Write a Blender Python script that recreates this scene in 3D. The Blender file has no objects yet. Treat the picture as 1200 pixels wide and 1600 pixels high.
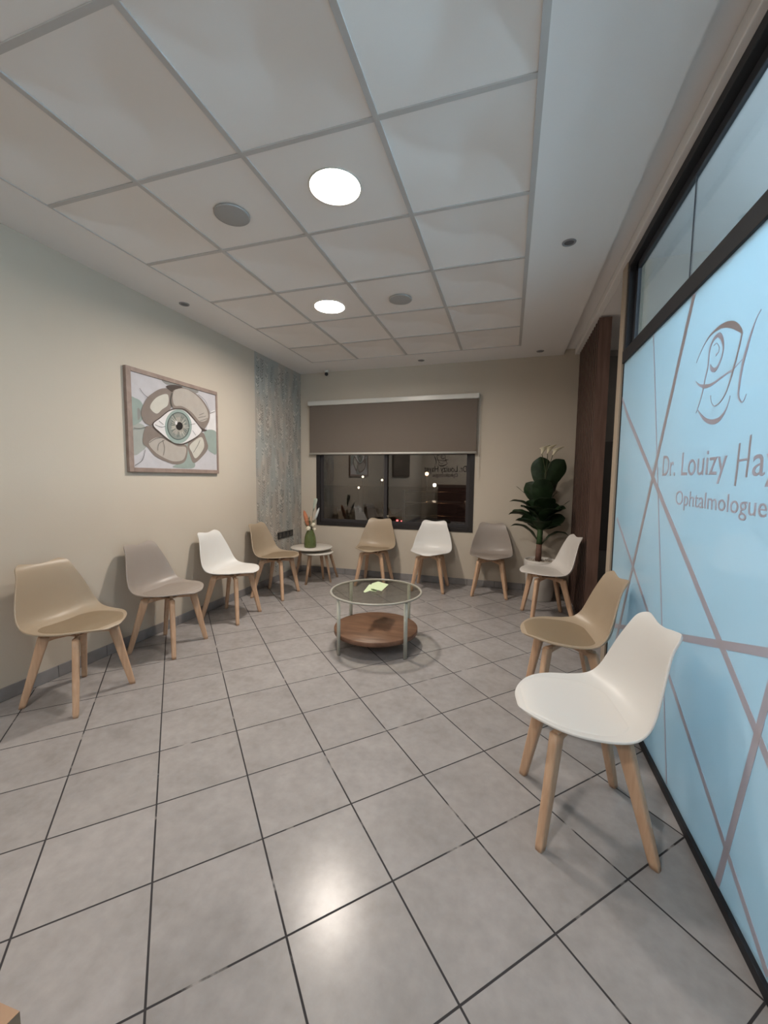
import bpy, bmesh, math, random
from mathutils import Vector, Matrix
random.seed(7)
SC = bpy.context.scene
COL = SC.collection
PI = math.pi

# ------------------------------------------------------------------ camera
F_PX = 623.573
cam_d = bpy.data.cameras.new('camera'); cam = bpy.data.objects.new('camera', cam_d); COL.objects.link(cam)
cam_d.sensor_fit = 'HORIZONTAL'; cam_d.sensor_width = 36.0; cam_d.lens = F_PX / 1200 * 36.0
cam_d.clip_start = 0.02; cam_d.clip_end = 300
R_ = Vector((0.9543743514415337, 0.2983981220866991, 0.011320691042668765))
U_ = Vector((-0.03603679049831057, 0.07745787513469259, 0.9963441309659025))
D_ = Vector((-0.296430340959108, 0.9512932451745623, -0.08467711995643919))
m = Matrix(((R_.x, U_.x, -D_.x), (R_.y, U_.y, -D_.y), (R_.z, U_.z, -D_.z))).to_4x4()
m.translation = Vector((0, 0, 1.326))
cam.matrix_world = m
SC.camera = cam

# ------------------------------------------------------------------ exposure, world
SC.view_settings.view_transform = 'Standard'
SC.view_settings.look = 'None'
SC.view_settings.gamma = 1.0
SC.view_settings.use_curve_mapping = False
SC.view_settings.exposure = 0.08
LAMP = 120.0          # emission of the round ceiling lamps
COOL = 58.0          # watts of the cool corridor light behind the glass
REAR = 225.0
wd = bpy.data.worlds.new('night'); SC.world = wd; wd.use_nodes = True
wd.node_tree.nodes['Background'].inputs[0].default_value = (0.017, 0.013, 0.010, 1)
wd.node_tree.nodes['Background'].inputs[1].default_value = 1.0

# ------------------------------------------------------------------ materials
def lin(c):
    c = c / 255.0
    return c / 12.92 if c <= 0.04045 else ((c + 0.055) / 1.055) ** 2.4
def rgb(r, g, b): return (lin(r), lin(g), lin(b), 1)

def mat(name, col, rough=0.5, metal=0.0, spec=0.5, noise=0.0, nscale=8.0, bump=0.0, bscale=60.0, sub=0.0, emit=None, estr=0.0, coat=0.0):
    M = bpy.data.materials.new(name); M.use_nodes = True
    nt = M.node_tree; b = nt.nodes['Principled BSDF']
    b.inputs['Base Color'].default_value = col
    b.inputs['Roughness'].default_value = rough
    b.inputs['Metallic'].default_value = metal
    b.inputs['Specular IOR Level'].default_value = spec
    b.inputs['Coat Weight'].default_value = coat
    if emit:
        b.inputs['Emission Color'].default_value = emit; b.inputs['Emission Strength'].default_value = estr
    tc = nt.nodes.new('ShaderNodeTexCoord')
    if noise > 0:
        n = nt.nodes.new('ShaderNodeTexNoise'); n.inputs['Scale'].default_value = nscale; n.inputs['Detail'].default_value = 5
        nt.links.new(tc.outputs['Object'], n.inputs['Vector'])
        r = nt.nodes.new('ShaderNodeMapRange'); r.inputs[3].default_value = 1 - noise; r.inputs[4].default_value = 1 + noise
        r.inputs[1].default_value = 0.3; r.inputs[2].default_value = 0.7
        nt.links.new(n.outputs['Fac'], r.inputs[0])
        mx = nt.nodes.new('ShaderNodeMix'); mx.data_type = 'RGBA'; mx.blend_type = 'MULTIPLY'; mx.inputs[0].default_value = 1
        mx.inputs[6].default_value = col
        nt.links.new(r.outputs[0], mx.inputs[7]); nt.links.new(mx.outputs[2], b.inputs['Base Color'])
    if bump > 0:
        n2 = nt.nodes.new('ShaderNodeTexNoise'); n2.inputs['Scale'].default_value = bscale; n2.inputs['Detail'].default_value = 4
        nt.links.new(tc.outputs['Object'], n2.inputs['Vector'])
        bp = nt.nodes.new('ShaderNodeBump'); bp.inputs['Strength'].default_value = bump; bp.inputs['Distance'].default_value = 0.005
        nt.links.new(n2.outputs['Fac'], bp.inputs['Height']); nt.links.new(bp.outputs[0], b.inputs['Normal'])
    return M

def wood(name, c1, c2, scale=(3, 3, 40), rough=0.5, axis=None, dist=3.0):
    M = bpy.data.materials.new(name); M.use_nodes = True
    nt = M.node_tree; b = nt.nodes['Principled BSDF']; b.inputs['Roughness'].default_value = rough
    tc = nt.nodes.new('ShaderNodeTexCoord'); mp = nt.nodes.new('ShaderNodeMapping')
    mp.inputs['Scale'].default_value = scale
    nt.links.new(tc.outputs['Object'], mp.inputs['Vector'])
    n = nt.nodes.new('ShaderNodeTexNoise'); n.inputs['Scale'].default_value = 1.0; n.inputs['Detail'].default_value = 6
    n.inputs['Distortion'].default_value = dist * 0.2
    nt.links.new(mp.outputs[0], n.inputs['Vector'])
    cr = nt.nodes.new('ShaderNodeValToRGB')
    cr.color_ramp.elements[0].position = 0.32; cr.color_ramp.elements[0].color = c1
    cr.color_ramp.elements[1].position = 0.68; cr.color_ramp.elements[1].color = c2
    nt.links.new(n.outputs['Fac'], cr.inputs[0]); nt.links.new(cr.outputs[0], b.inputs['Base Color'])
    return M

def two_sided_fresnel(nt, ior):
    # the same reflectance on either face of the sheet
    f = nt.nodes.new('ShaderNodeFresnel'); ge = nt.nodes.new('ShaderNodeNewGeometry'); mr = nt.nodes.new('ShaderNodeMapRange')
    mr.inputs[3].default_value = ior; mr.inputs[4].default_value = 1 / ior
    nt.links.new(ge.outputs['Backfacing'], mr.inputs[0]); nt.links.new(mr.outputs[0], f.inputs[0]); return f

def thin_glass(name, tint, refl=1.0, rough=0.0):
    # a clear or tinted sheet: what is behind it, tinted, plus a Fresnel reflection
    M = bpy.data.materials.new(name); M.use_nodes = True
    nt = M.node_tree; nt.nodes.clear()
    o = nt.nodes.new('ShaderNodeOutputMaterial'); t = nt.nodes.new('ShaderNodeBsdfTransparent'); t.inputs[0].default_value = tint
    g = nt.nodes.new('ShaderNodeBsdfGlossy'); g.inputs['Roughness'].default_value = rough
    f = two_sided_fresnel(nt, 1.5)
    mu = nt.nodes.new('ShaderNodeMath'); mu.operation = 'MULTIPLY'; mu.inputs[1].default_value = refl; mu.use_clamp = True
    mx = nt.nodes.new('ShaderNodeMixShader')
    nt.links.new(f.outputs[0], mu.inputs[0]); nt.links.new(mu.outputs[0], mx.inputs[0])
    nt.links.new(t.outputs[0], mx.inputs[1]); nt.links.new(g.outputs[0], mx.inputs[2]); nt.links.new(mx.outputs[0], o.inputs[0])
    return M

def frosted(name, col, trans=0.6):
    M = bpy.data.materials.new(name); M.use_nodes = True
    nt = M.node_tree; nt.nodes.clear()
    o = nt.nodes.new('ShaderNodeOutputMaterial')
    t = nt.nodes.new('ShaderNodeBsdfTranslucent'); t.inputs[0].default_value = col
    d = nt.nodes.new('ShaderNodeBsdfDiffuse'); d.inputs[0].default_value = col
    mx = nt.nodes.new('ShaderNodeMixShader'); mx.inputs[0].default_value = trans
    nt.links.new(d.outputs[0], mx.inputs[1]); nt.links.new(t.outputs[0], mx.inputs[2])
    g = nt.nodes.new('ShaderNodeBsdfGlossy'); g.inputs['Roughness'].default_value = 0.06
    f = two_sided_fresnel(nt, 1.42)
    m2 = nt.nodes.new('ShaderNodeMixShader')
    nt.links.new(f.outputs[0], m2.inputs[0]); nt.links.new(mx.outputs[0], m2.inputs[1]); nt.links.new(g.outputs[0], m2.inputs[2])
    nt.links.new(m2.outputs[0], o.inputs[0])
    return M

WALL = mat('wall_paint', (0.535, 0.475, 0.395, 1), 0.85, spec=0.2, noise=0.02, nscale=1.5, bump=0.12, bscale=220)
CEIL = mat('ceiling_paint', (0.84, 0.82, 0.81, 1), 0.8, spec=0.2, bump=0.05, bscale=200)
CTILE = mat('ceiling_tile', (0.85, 0.81, 0.78, 1), 0.55, spec=0.35, bump=0.04, bscale=300)
TBAR = mat('ceiling_bar', (0.52, 0.50, 0.485, 1), 0.5)
SKIRT = mat('skirting_tile', (0.235, 0.225, 0.225, 1), 0.45, noise=0.12, nscale=9)
GROUT = mat('grout', (0.035, 0.035, 0.038, 1), 0.9)
DARKM = mat('dark_frame', (0.020, 0.022, 0.027, 1), 0.5, spec=0.3)
WFRAME = mat('window_dark', (0.024, 0.021, 0.021, 1), 0.6, spec=0.25)
WFRAME2 = mat('window_dark_sash', (0.036, 0.033, 0.035, 1), 0.6, spec=0.25)
DARKM2 = mat('dark_frame_side', (0.045, 0.048, 0.056, 1), 0.45, spec=.3)
BEIGEJ = mat('beige_jamb', (0.42, 0.35, 0.27, 1), 0.5)
WHITEM = mat('white_metal', (0.60, 0.585, 0.54, 1), 0.3, spec=0.5)
CREAM_METAL = mat('cream_metal', (0.44, 0.45, 0.40, 1), 0.3, spec=0.6)
BLIND = mat('blind_fabric', (0.165, 0.137, 0.115, 1), 0.9, noise=0.03, nscale=200, spec=0.1)
BLACKP = mat('black_plastic', (0.02, 0.02, 0.02, 1), 0.35)
SPK = mat('speaker_grille', (0.40, 0.39, 0.38, 1), 0.7, bump=0.3, bscale=900)
DLITE = mat('downlight_ring', (0.30, 0.30, 0.31, 1), 0.4)
DLITE2 = mat('downlight_inner', (0.12, 0.12, 0.13, 1), 0.3)
LAMPM = mat('lamp_diffuser', (0.9, 0.9, 0.9, 1), 0.5, emit=(1.0, 0.90, 0.80, 1), estr=LAMP)
LAMPM2 = mat('far_lamp_diffuser', (0.9, 0.9, 0.9, 1), 0.5, emit=(1.0, 0.90, 0.80, 1), estr=LAMP * 3.0)
HALL_FILLM = mat('hall_fill_diffuser', (0.9, 0.9, 0.9, 1), 0.5, emit=(1.0, 0.90, 0.80, 1), estr=30.0)
RLAMPM = mat('rear_lamp_diffuser', (0.9, 0.9, 0.9, 1), 0.5, emit=(1.0, 0.93, 0.86, 1), estr=REAR)
BEECH = wood('beech', (0.50, 0.315, 0.20, 1), (0.60, 0.40, 0.265, 1), (60, 60, 5), 0.45)
WALNUT = wood('walnut', (0.125, 0.062, 0.038, 1), (0.215, 0.115, 0.072, 1), (3.0, 28, 10), 0.45)
SLATW = wood('slat_wood', (0.10, 0.056, 0.043, 1), (0.16, 0.094, 0.072, 1), (30, 30, 3), 0.5)
PINE = wood('light_wood', (0.24, 0.145, 0.085, 1), (0.32, 0.20, 0.125, 1), (6, 30, 20), 0.5)
REDWOOD = wood('red_wood', (0.05, 0.02, 0.015, 1), (0.08, 0.03, 0.022, 1), (4, 4, 20), 0.5)
FRAMEW = wood('frame_wood', (0.22, 0.16, 0.135, 1), (0.30, 0.225, 0.19, 1), (14, 14, 14), 0.6)
GLASS_W = thin_glass('window_glass', (0.86, 0.84, 0.82, 1), 3.0)
GLASS_C = thin_glass('clear_glass', (0.86, 0.90, 0.90, 1), 1.2)
GLASS_T = thin_glass('tinted_table_glass', (0.90, 0.90, 0.86, 1), 0.8)
FILM = frosted('frosted_film', (0.645, 0.80, 0.86, 1), 0.6)
STRIPE = frosted('clear_cut_line', (0.68, 0.645, 0.70, 1), 0.45)
RIMM = mat('table_rim', (0.33, 0.32, 0.28, 1), 0.35, spec=0.5)
GRAVEL = mat('gravel', (0.42, 0.37, 0.31, 1), 0.9, noise=0.3, nscale=60)
POTM = mat('white_pot', (0.62, 0.59, 0.55, 1), 0.45)
TRUNK1 = mat('trunk_brown', (0.13, 0.065, 0.045, 1), 0.7, noise=0.25, nscale=30)
TRUNK2 = mat('trunk_green', (0.035, 0.075, 0.025, 1), 0.6, noise=0.3, nscale=20)
LEAFM = mat('leaf_green', (0.016, 0.034, 0.014, 1), 0.42, noise=0.3, nscale=12)
CALLA = mat('calla_white', (0.80, 0.74, 0.55, 1), 0.5)
STEMM = mat('stem_green', (0.05, 0.06, 0.02, 1), 0.6)

def floor_mat():
    M = bpy.data.materials.new('floor_tiles'); M.use_nodes = True
    nt = M.node_tree; N = nt.nodes; L = nt.links; b = N['Principled BSDF']
    tc = N.new('ShaderNodeTexCoord'); sx = N.new('ShaderNodeSeparateXYZ'); L.new(tc.outputs['Object'], sx.inputs[0])
    s = 0.35172; a = 0.7838; ox, oy = -1.5626, 1.4192
    def math_(op, x, y=None, c=False):
        n = N.new('ShaderNodeMath'); n.operation = op; n.use_clamp = c
        for i, v in enumerate((x, y)):
            if v is None: continue
            if isinstance(v, (int, float)): n.inputs[i].default_value = v
            else: L.new(v, n.inputs[i])
        return n.outputs[0]
    dx = math_('SUBTRACT', sx.outputs[0], ox); dy = math_('SUBTRACT', sx.outputs[1], oy)
    ca, sa = math.cos(a) / s, math.sin(a) / s
    p = math_('ADD', math_('MULTIPLY', dx, ca), math_('MULTIPLY', dy, sa))
    q = math_('SUBTRACT', math_('MULTIPLY', dx, sa), math_('MULTIPLY', dy, ca))
    def dist(v):
        f = math_('FRACT', v); return math_('MINIMUM', f, math_('SUBTRACT', 1.0, f))
    d = math_('MINIMUM', dist(p), dist(q))
    gr = N.new('ShaderNodeMapRange'); gr.inputs[1].default_value = 0.0075; gr.inputs[2].default_value = 0.0100
    L.new(d, gr.inputs[0])   # 0 in grout, 1 on tile
    # per tile tone
    cv = N.new('ShaderNodeCombineXYZ'); L.new(math_('FLOOR', p), cv.inputs[0]); L.new(math_('FLOOR', q), cv.inputs[1])
    wn = N.new('ShaderNodeTexWhiteNoise'); wn.noise_dimensions = '3D'; L.new(cv.outputs[0], wn.inputs['Vector'])
    # cloudy concrete look, shifted for each tile
    va = N.new('ShaderNodeVectorMath'); va.operation = 'MULTIPLY_ADD'; va.inputs[1].default_value = (9, 9, 9)
    L.new(wn.outputs['Color'], va.inputs[0]); L.new(tc.outputs['Object'], va.inputs[2])
    n1 = N.new('ShaderNodeTexNoise'); n1.inputs['Scale'].default_value = 5.5; n1.inputs['Detail'].default_value = 8; n1.inputs['Roughness'].default_value = 0.62
    L.new(va.outputs[0], n1.inputs['Vector'])
    n2 = N.new('ShaderNodeTexNoise'); n2.inputs['Scale'].default_value = 26; n2.inputs['Detail'].default_value = 6
    L.new(va.outputs[0], n2.inputs['Vector'])
    mixf = math_('ADD', math_('MULTIPLY', n1.outputs['Fac'], 0.65), math_('MULTIPLY', n2.outputs['Fac'], 0.35))
    cr = N.new('ShaderNodeValToRGB'); cr.color_ramp.elements[0].position = 0.36; cr.color_ramp.elements[0].color = (0.275, 0.258, 0.252, 1)
    cr.color_ramp.elements[1].position = 0.64; cr.color_ramp.elements[1].color = (0.355, 0.334, 0.328, 1)
    L.new(mixf, cr.inputs[0])
    tone = math_('ADD', 0.97, math_('MULTIPLY', wn.outputs['Value'], 0.06))
    tm = N.new('ShaderNodeMix'); tm.data_type = 'RGBA'; tm.blend_type = 'MULTIPLY'; tm.inputs[0].default_value = 1
    L.new(cr.outputs[0], tm.inputs[6]); L.new(tone, tm.inputs[7])
    # grout: dark, with pale worn flecks
    n3 = N.new('ShaderNodeTexNoise'); n3.inputs['Scale'].default_value = 9; n3.inputs['Detail'].default_value = 5
    L.new(tc.outputs['Object'], n3.inputs['Vector'])
    gc = N.new('ShaderNodeValToRGB'); gc.color_ramp.elements[0].position = 0.60; gc.color_ramp.elements[0].color = (0.040, 0.038, 0.041, 1)
    gc.color_ramp.elements[1].position = 0.70; gc.color_ramp.elements[1].color = (0.30, 0.28, 0.27, 1)
    L.new(n3.outputs['Fac'], gc.inputs[0])
    mx = N.new('ShaderNodeMix'); mx.data_type = 'RGBA'; L.new(gr.outputs[0], mx.inputs[0])
    L.new(gc.outputs[0], mx.inputs[6]); L.new(tm.outputs[2], mx.inputs[7]); L.new(mx.outputs[2], b.inputs['Base Color'])
    rr = N.new('ShaderNodeMapRange'); rr.inputs[3].default_value = 0.9; rr.inputs[4].default_value = 0.24; L.new(gr.outputs[0], rr.inputs[0])
    L.new(rr.outputs[0], b.inputs['Roughness'])
    b.inputs['Specular IOR Level'].default_value = 0.28
    bp = N.new('ShaderNodeBump'); bp.inputs['Strength'].default_value = 0.4; bp.inputs['Distance'].default_value = 0.002
    L.new(math_('ADD', gr.outputs[0], math_('MULTIPLY', n2.outputs['Fac'], 0.06)), bp.inputs['Height']); L.new(bp.outputs[0], b.inputs['Normal'])
    return M
FLOORM = floor_mat()

# ------------------------------------------------------------------ mesh helpers
def obj(name, bm, mats, parent=None, smooth=False, loc=None):
    me = bpy.data.meshes.new(name)
    bmesh.ops.recalc_face_normals(bm, faces=bm.faces[:])
    bm.to_mesh(me); bm.free()
    if not isinstance(mats, (list, tuple)): mats = [mats]
    for x in mats: me.materials.append(x)
    if smooth:
        for p in me.polygons: p.use_smooth = True
    o = bpy.data.objects.new(name, me); COL.objects.link(o)
    if parent: o.parent = parent
    if loc is not None: o.location = loc
    return o
def thing(name, label, cat, loc=(0, 0, 0), rz=0.0, group=None):
    o = bpy.data.objects.new(name, None); COL.objects.link(o)
    o.location = loc; o.rotation_euler = (0, 0, rz); o.empty_display_size = 0.1
    o['label'] = label; o['category'] = cat
    if group: o['group'] = group
    return o
def tag(o, label, cat, group=None):
    o['label'] = label; o['category'] = cat
    if group: o['group'] = group
    return o
def struct(o, label=None):
    o['kind'] = 'structure'
    if label: o['label'] = label
    return o
def add_box(bm, x0, x1, y0, y1, z0, z1, bev=0.0, mi=0):
    ret = bmesh.ops.create_cube(bm, size=1.0)
    vs = ret['verts']
    for v in vs:
        v.co = Vector((x0 + (v.co.x + .5) * (x1 - x0), y0 + (v.co.y + .5) * (y1 - y0), z0 + (v.co.z + .5) * (z1 - z0)))
    fs = list({f for v in vs for f in v.link_faces})
    for f in fs: f.material_index = mi
    if bev > 0:
        es = list({e for v in vs for e in v.link_edges})
        bmesh.ops.bevel(bm, geom=es, offset=bev, segments=2, affect='EDGES', profile=0.5)
    return vs
def box(name, x0, x1, y0, y1, z0, z1, m_, parent=None, bev=0.0):
    bm = bmesh.new(); add_box(bm, x0, x1, y0, y1, z0, z1, bev); return obj(name, bm, m_, parent)
def add_lathe(bm, prof, n=48, cx=0, cy=0, cz=0, mi=0, cap=True):
    rings = []
    for r, z in prof:
        if r < 1e-6: rings.append([bm.verts.new((cx, cy, cz + z))])
        else: rings.append([bm.verts.new((cx + r * math.cos(2 * PI * i / n), cy + r * math.sin(2 * PI * i / n), cz + z)) for i in range(n)])
    for a, b in zip(rings, rings[1:]):
        for i in range(n):
            j = (i + 1) % n
            if len(a) == 1 and len(b) == 1: continue
            if len(a) == 1: f = bm.faces.new((a[0], b[i], b[j]))
            elif len(b) == 1: f = bm.faces.new((a[i], a[j], b[0]))
            else: f = bm.faces.new((a[i], a[j], b[j], b[i]))
            f.material_index = mi; f.smooth = True
def add_tube(bm, pts, rads, n=10, mi=0, flat=1.0):
    # tube through points with a radius at each
    if isinstance(rads, (int, float)): rads = [rads] * len(pts)
    pts = [Vector(p) for p in pts]; rings = []
    up = Vector((0, 0, 1))
    for i, p in enumerate(pts):
        d = (pts[min(i + 1, len(pts) - 1)] - pts[max(i - 1, 0)]).normalized()
        ref = Vector((1, 0, 0)) if abs(d.dot(up)) > 0.9 else up
        a = d.cross(ref).normalized(); b = d.cross(a).normalized()
        rings.append([bm.verts.new(p + a * math.cos(2 * PI * k / n) * rads[i] + b * math.sin(2 * PI * k / n) * rads[i] * flat) for k in range(n)])
    for r0, r1 in zip(rings, rings[1:]):
        for k in range(n):
            f = bm.faces.new((r0[k], r0[(k + 1) % n], r1[(k + 1) % n], r1[k])); f.material_index = mi; f.smooth = True
    for r in (rings[0], rings[-1]):
        f = bm.faces.new(r); f.material_index = mi
def rounded_loft(bm, secs, mi=0):
    # secs: list of (centre, axis_u*hu, axis_v*hv) rounded-rectangle sections
    rings = []
    for c, u, v in secs:
        c, u, v = Vector(c), Vector(u), Vector(v); ring = []
        for k in range(16):
            t = 2 * PI * (k + .5) / 16
            cu, sv = math.cos(t), math.sin(t)
            e = 0.45
            ring.append(bm.verts.new(c + u * (abs(cu) ** e * (1 if cu > 0 else -1)) + v * (abs(sv) ** e * (1 if sv > 0 else -1))))
        rings.append(ring)
    for r0, r1 in zip(rings, rings[1:]):
        for k in range(16):
            f = bm.faces.new((r0[k], r0[(k + 1) % 16], r1[(k + 1) % 16], r1[k])); f.material_index = mi; f.smooth = True
    bm.faces.new(rings[0]); bm.faces.new(rings[-1])
def copy_tree(root, loc, rz, label, group=None):
    r = root.copy(); COL.objects.link(r); r.location = loc; r.rotation_euler = (0, 0, rz); r['label'] = label
    if group: r['group'] = group
    for ch in list(root.children):
        c = ch.copy(); COL.objects.link(c); c.parent = r
        for g in list(ch.children):
            d = g.copy(); COL.objects.link(d); d.parent = c
    return r
def lerp_tab(tab, s):
    if s <= tab[0][0]: return tab[0][1]
    for (a, va), (b, vb) in zip(tab, tab[1:]):
        if s <= b:
            t = (s - a) / (b - a); t = t * t * (3 - 2 * t) if False else t
            return va + (vb - va) * t
    return tab[-1][1]
def catmull(pts, n=8, closed=False):
    out = []; N = len(pts); P = [Vector(p) for p in pts]
    rng = range(N) if closed else range(N - 1)
    for i in rng:
        p0 = P[(i - 1) % N] if closed or i > 0 else P[0]; p1 = P[i]; p2 = P[(i + 1) % N]
        p3 = P[(i + 2) % N] if closed or i + 2 < N else P[N - 1]
        for k in range(n):
            t = k / n
            out.append(0.5 * ((2 * p1) + (-p0 + p2) * t + (2 * p0 - 5 * p1 + 4 * p2 - p3) * t * t + (-p0 + 3 * p1 - 3 * p2 + p3) * t ** 3))
    if not closed: out.append(P[-1])
    return out

XL, XR, YB, YR, H = -2.78, 0.685, 5.005, -3.05, 2.73
XO = 2.35   # far side of the outer corridor

# ------------------------------------------------------------------ structure
bm = bmesh.new(); add_box(bm, XL - .1, XO, YR - .1, YB + .15, -0.08, 0.0); struct(obj('floor', bm, FLOORM))

# left wall with wallpaper panel and tv
wl = struct(box('wall_left', XL - .12, XL, YR, YB, 0, H + .1, WALL))
# back wall with window opening
WX0, WX1, WZ0, WZ1 = -2.54, -0.41, 0.667, 2.10
bm = bmesh.new()
add_box(bm, XL - .12, WX0, YB, YB + .14, 0, H + .1); add_box(bm, WX1, 0.83, YB, YB + .14, 0, H + .1)
add_box(bm, WX0, WX1, YB, YB + .14, 0, WZ0); add_box(bm, WX0, WX1, YB, YB + .14, WZ1, H + .1)
struct(obj('wall_back', bm, WALL))
struct(box('wall_rear', XL - .12, XO, YR - .12, YR, 0, H + .1, WALL))

# ceiling: plaster border, recess and hung tiles
GX = [-2.366, -1.765, -1.170, -0.549, 0.050]
GY = [1.6 + .6 * k for k in range(-7, 5)] + [4.55]
bm = bmesh.new()
add_box(bm, XL, GX[0], YR, YB, H, H + .1); add_box(bm, GX[-1], 0.535, YR, YB, H, H + .1)
add_box(bm, GX[0], GX[-1], GY[-1], YB, H, H + .1); add_box(bm, GX[0], GX[-1], YR, GY[0], H, H + .1)
add_box(bm, 0.535, 0.655, YR, YB, H + .055, H + .1)
add_box(bm, 0.655, XO, YR, YB + .14, H + .0, H + .1)
ce = struct(obj('ceiling', bm, CEIL))
bm = bmesh.new(); add_box(bm, 0.650, 0.70, YR, YB, H - .012, H + .055, 0.004); struct(obj('trim_1', bm, CEIL))
# tiles with a twisted four-blade relief
flat = {(1, 7): None, (2, 9): None, (2, 7): (-.86, 1.90), (1, 9): (-1.47, 3.14), (2, 3): None, (1, 1): None}   # cells with a speaker, or a lamp hole
LR, LD = .122, .024
bm = bmesh.new(); nn = 22
for i in range(4):
    for j in range(len(GY) - 1):
        x0, x1, y0, y1 = GX[i], GX[i + 1], GY[j], GY[j + 1]
        if (i, j) in flat:
            if flat[(i, j)] is None: add_box(bm, x0, x1, y0, y1, H + .004, H + .02); continue
            hx, hy = flat[(i, j)]; n = 64; ring = []; sq = []
            for k in range(n):
                c_, s_ = math.cos(2 * PI * (k + .5) / n), math.sin(2 * PI * (k + .5) / n); ring.append(bm.verts.new((hx + LR * c_, hy + LR * s_, H + .004)))
                t_ = min(((x1 if c_ > 0 else x0) - hx) / c_, ((y1 if s_ > 0 else y0) - hy) / s_); sq.append(bm.verts.new((hx + t_ * c_, hy + t_ * s_, H + .004)))
            for k in range(n): bm.faces.new((ring[k], sq[k], sq[(k + 1) % n], ring[(k + 1) % n]))
            continue
        g = []
        for a in range(nn + 1):
            row = []
            for b in range(nn + 1):
                u, v = 2 * a / nn - 1, 2 * b / nn - 1
                mm = max(abs(u), abs(v)); th = 0.85 * (1 - mm)
                uu, vv = u * math.cos(th) - v * math.sin(th), u * math.sin(th) + v * math.cos(th)
                h = max(0, 1 - max(abs(uu), abs(vv)))
                row.append(bm.verts.new((x0 + (u + 1) / 2 * (x1 - x0), y0 + (v + 1) / 2 * .6 * ((y1 - y0) / .6), H + .004 + .030 * h)))
            g.append(row)
        for a in range(nn):
            for b in range(nn):
                f = bm.faces.new((g[a][b], g[a][b + 1], g[a + 1][b + 1], g[a + 1][b])); f.smooth = True
add_box(bm, GX[0], GX[-1], GY[0], GY[-1], H + .06, H + .09)
obj('ceiling_tiles', bm, CTILE, ce)
bm = bmesh.new()
for x in GX[1:-1]:
    add_box(bm, x - .012, x + .012, GY[0], GY[-1], H - .001, H + .012); 
for y in GY[1:-1]: add_box(bm, GX[0], GX[-1], y - .011, y + .011, H - .0005, H + .012)
add_box(bm, GX[-1] - .006, GX[-1] + .020, GY[0], GY[-1] + .01, H - .0015, H + .012)
add_box(bm, GX[0] - .003, GX[0] + .003, GY[0], GY[-1] + .01, H - .0015, H + .012)
add_box(bm, GX[0], GX[-1], GY[-1] - .003, GY[-1] + .003, H - .0015, H + .012)
obj('ceiling_grid', bm, TBAR, ce)

# skirting tiles
def skirting(name, along, a0, a1, fix, sgn):
    bm = bmesh.new(); a = a0; L_ = 0.33
    while a < a1 - 0.01:
        b = min(a + L_, a1)
        if along == 'y': add_box(bm, min(fix, fix + sgn * .010), max(fix, fix + sgn * .010), a + .0015, b - .0015, 0.002, .080, .0015)
        else: add_box(bm, a + .0015, b - .0015, min(fix, fix + sgn * .010), max(fix, fix + sgn * .010), 0.002, .080, .0015)
        a = b
    if along == 'y': add_box(bm, min(fix, fix + sgn * .006), max(fix, fix + sgn * .006), a0, a1, 0, .078, 0, 1)
    else: add_box(bm, a0, a1, min(fix, fix + sgn * .006), max(fix, fix + sgn * .006), 0, .078, 0, 1)
    return struct(obj(name, bm, [SKIRT, GROUT]))
skirting('baseboard_left', 'y', YR + .2, YB - .011, XL, 1)
skirting('baseboard_back', 'x', XL + .011, 0.68, YB, -1)

# wallpaper strip on the left wall
def paper_mat():
    M = bpy.data.materials.new('wallpaper_ground'); M.use_nodes = True
    nt = M.node_tree; b = nt.nodes['Principled BSDF']; b.inputs['Roughness'].default_value = 0.8; b.inputs['Specular IOR Level'].default_value = 0.2
    tc = nt.nodes.new('ShaderNodeTexCoord'); mp = nt.nodes.new('ShaderNodeMapping'); mp.inputs['Scale'].default_value = (5, 5, 2.2)
    nt.links.new(tc.outputs['Object'], mp.inputs[0])
    n = nt.nodes.new('ShaderNodeTexNoise'); n.inputs['Scale'].default_value = 1; n.inputs['Detail'].default_value = 3
    nt.links.new(mp.outputs[0], n.inputs['Vector'])
    cr = nt.nodes.new('ShaderNodeValToRGB'); e = cr.color_ramp.elements
    e[0].position = 0.42; e[0].color = (0.42, 0.375, 0.325, 1); e[1].position = 0.62; e[1].color = (0.37, 0.375, 0.35, 1)
    nt.links.new(n.outputs['Fac'], cr.inputs[0]); nt.links.new(cr.outputs[0], b.inputs['Base Color'])
    return M
PAPER = paper_mat()
PL = [mat('leaf_slate', (0.085, 0.10, 0.09, 1), 0.8), mat('leaf_sage', (0.24, 0.26, 0.235, 1), 0.8), mat('leaf_cream', (0.66, 0.62, 0.54, 1), 0.8), mat('leaf_taupe', (0.18, 0.16, 0.14, 1), 0.8)]
bm = bmesh.new(); PY0, PY1 = 3.96, YB - .001; px = XL + .0012
add_box(bm, XL, px, PY0, PY1, .08, H)
def wleaf(y, z, ang, ln, w, mi):
    d = Vector((0, math.cos(ang), math.sin(ang))); n_ = Vector((0, -math.sin(ang), math.cos(ang))); p = Vector((px + .0004 + .0002 * mi, y, z))
    vs = []
    for t, s in ((0, 0), (.3, 1), (.65, .8), (1, 0), (.65, -.8), (.3, -1)):
        q = p + d * ln * t + n_ * w * s
        q.y = min(max(q.y, PY0), PY1 - .0005); q.z = min(max(q.z, .085), H - .002); vs.append(bm.verts.new(q))
    f = bm.faces.new(vs); f.material_index = mi
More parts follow.
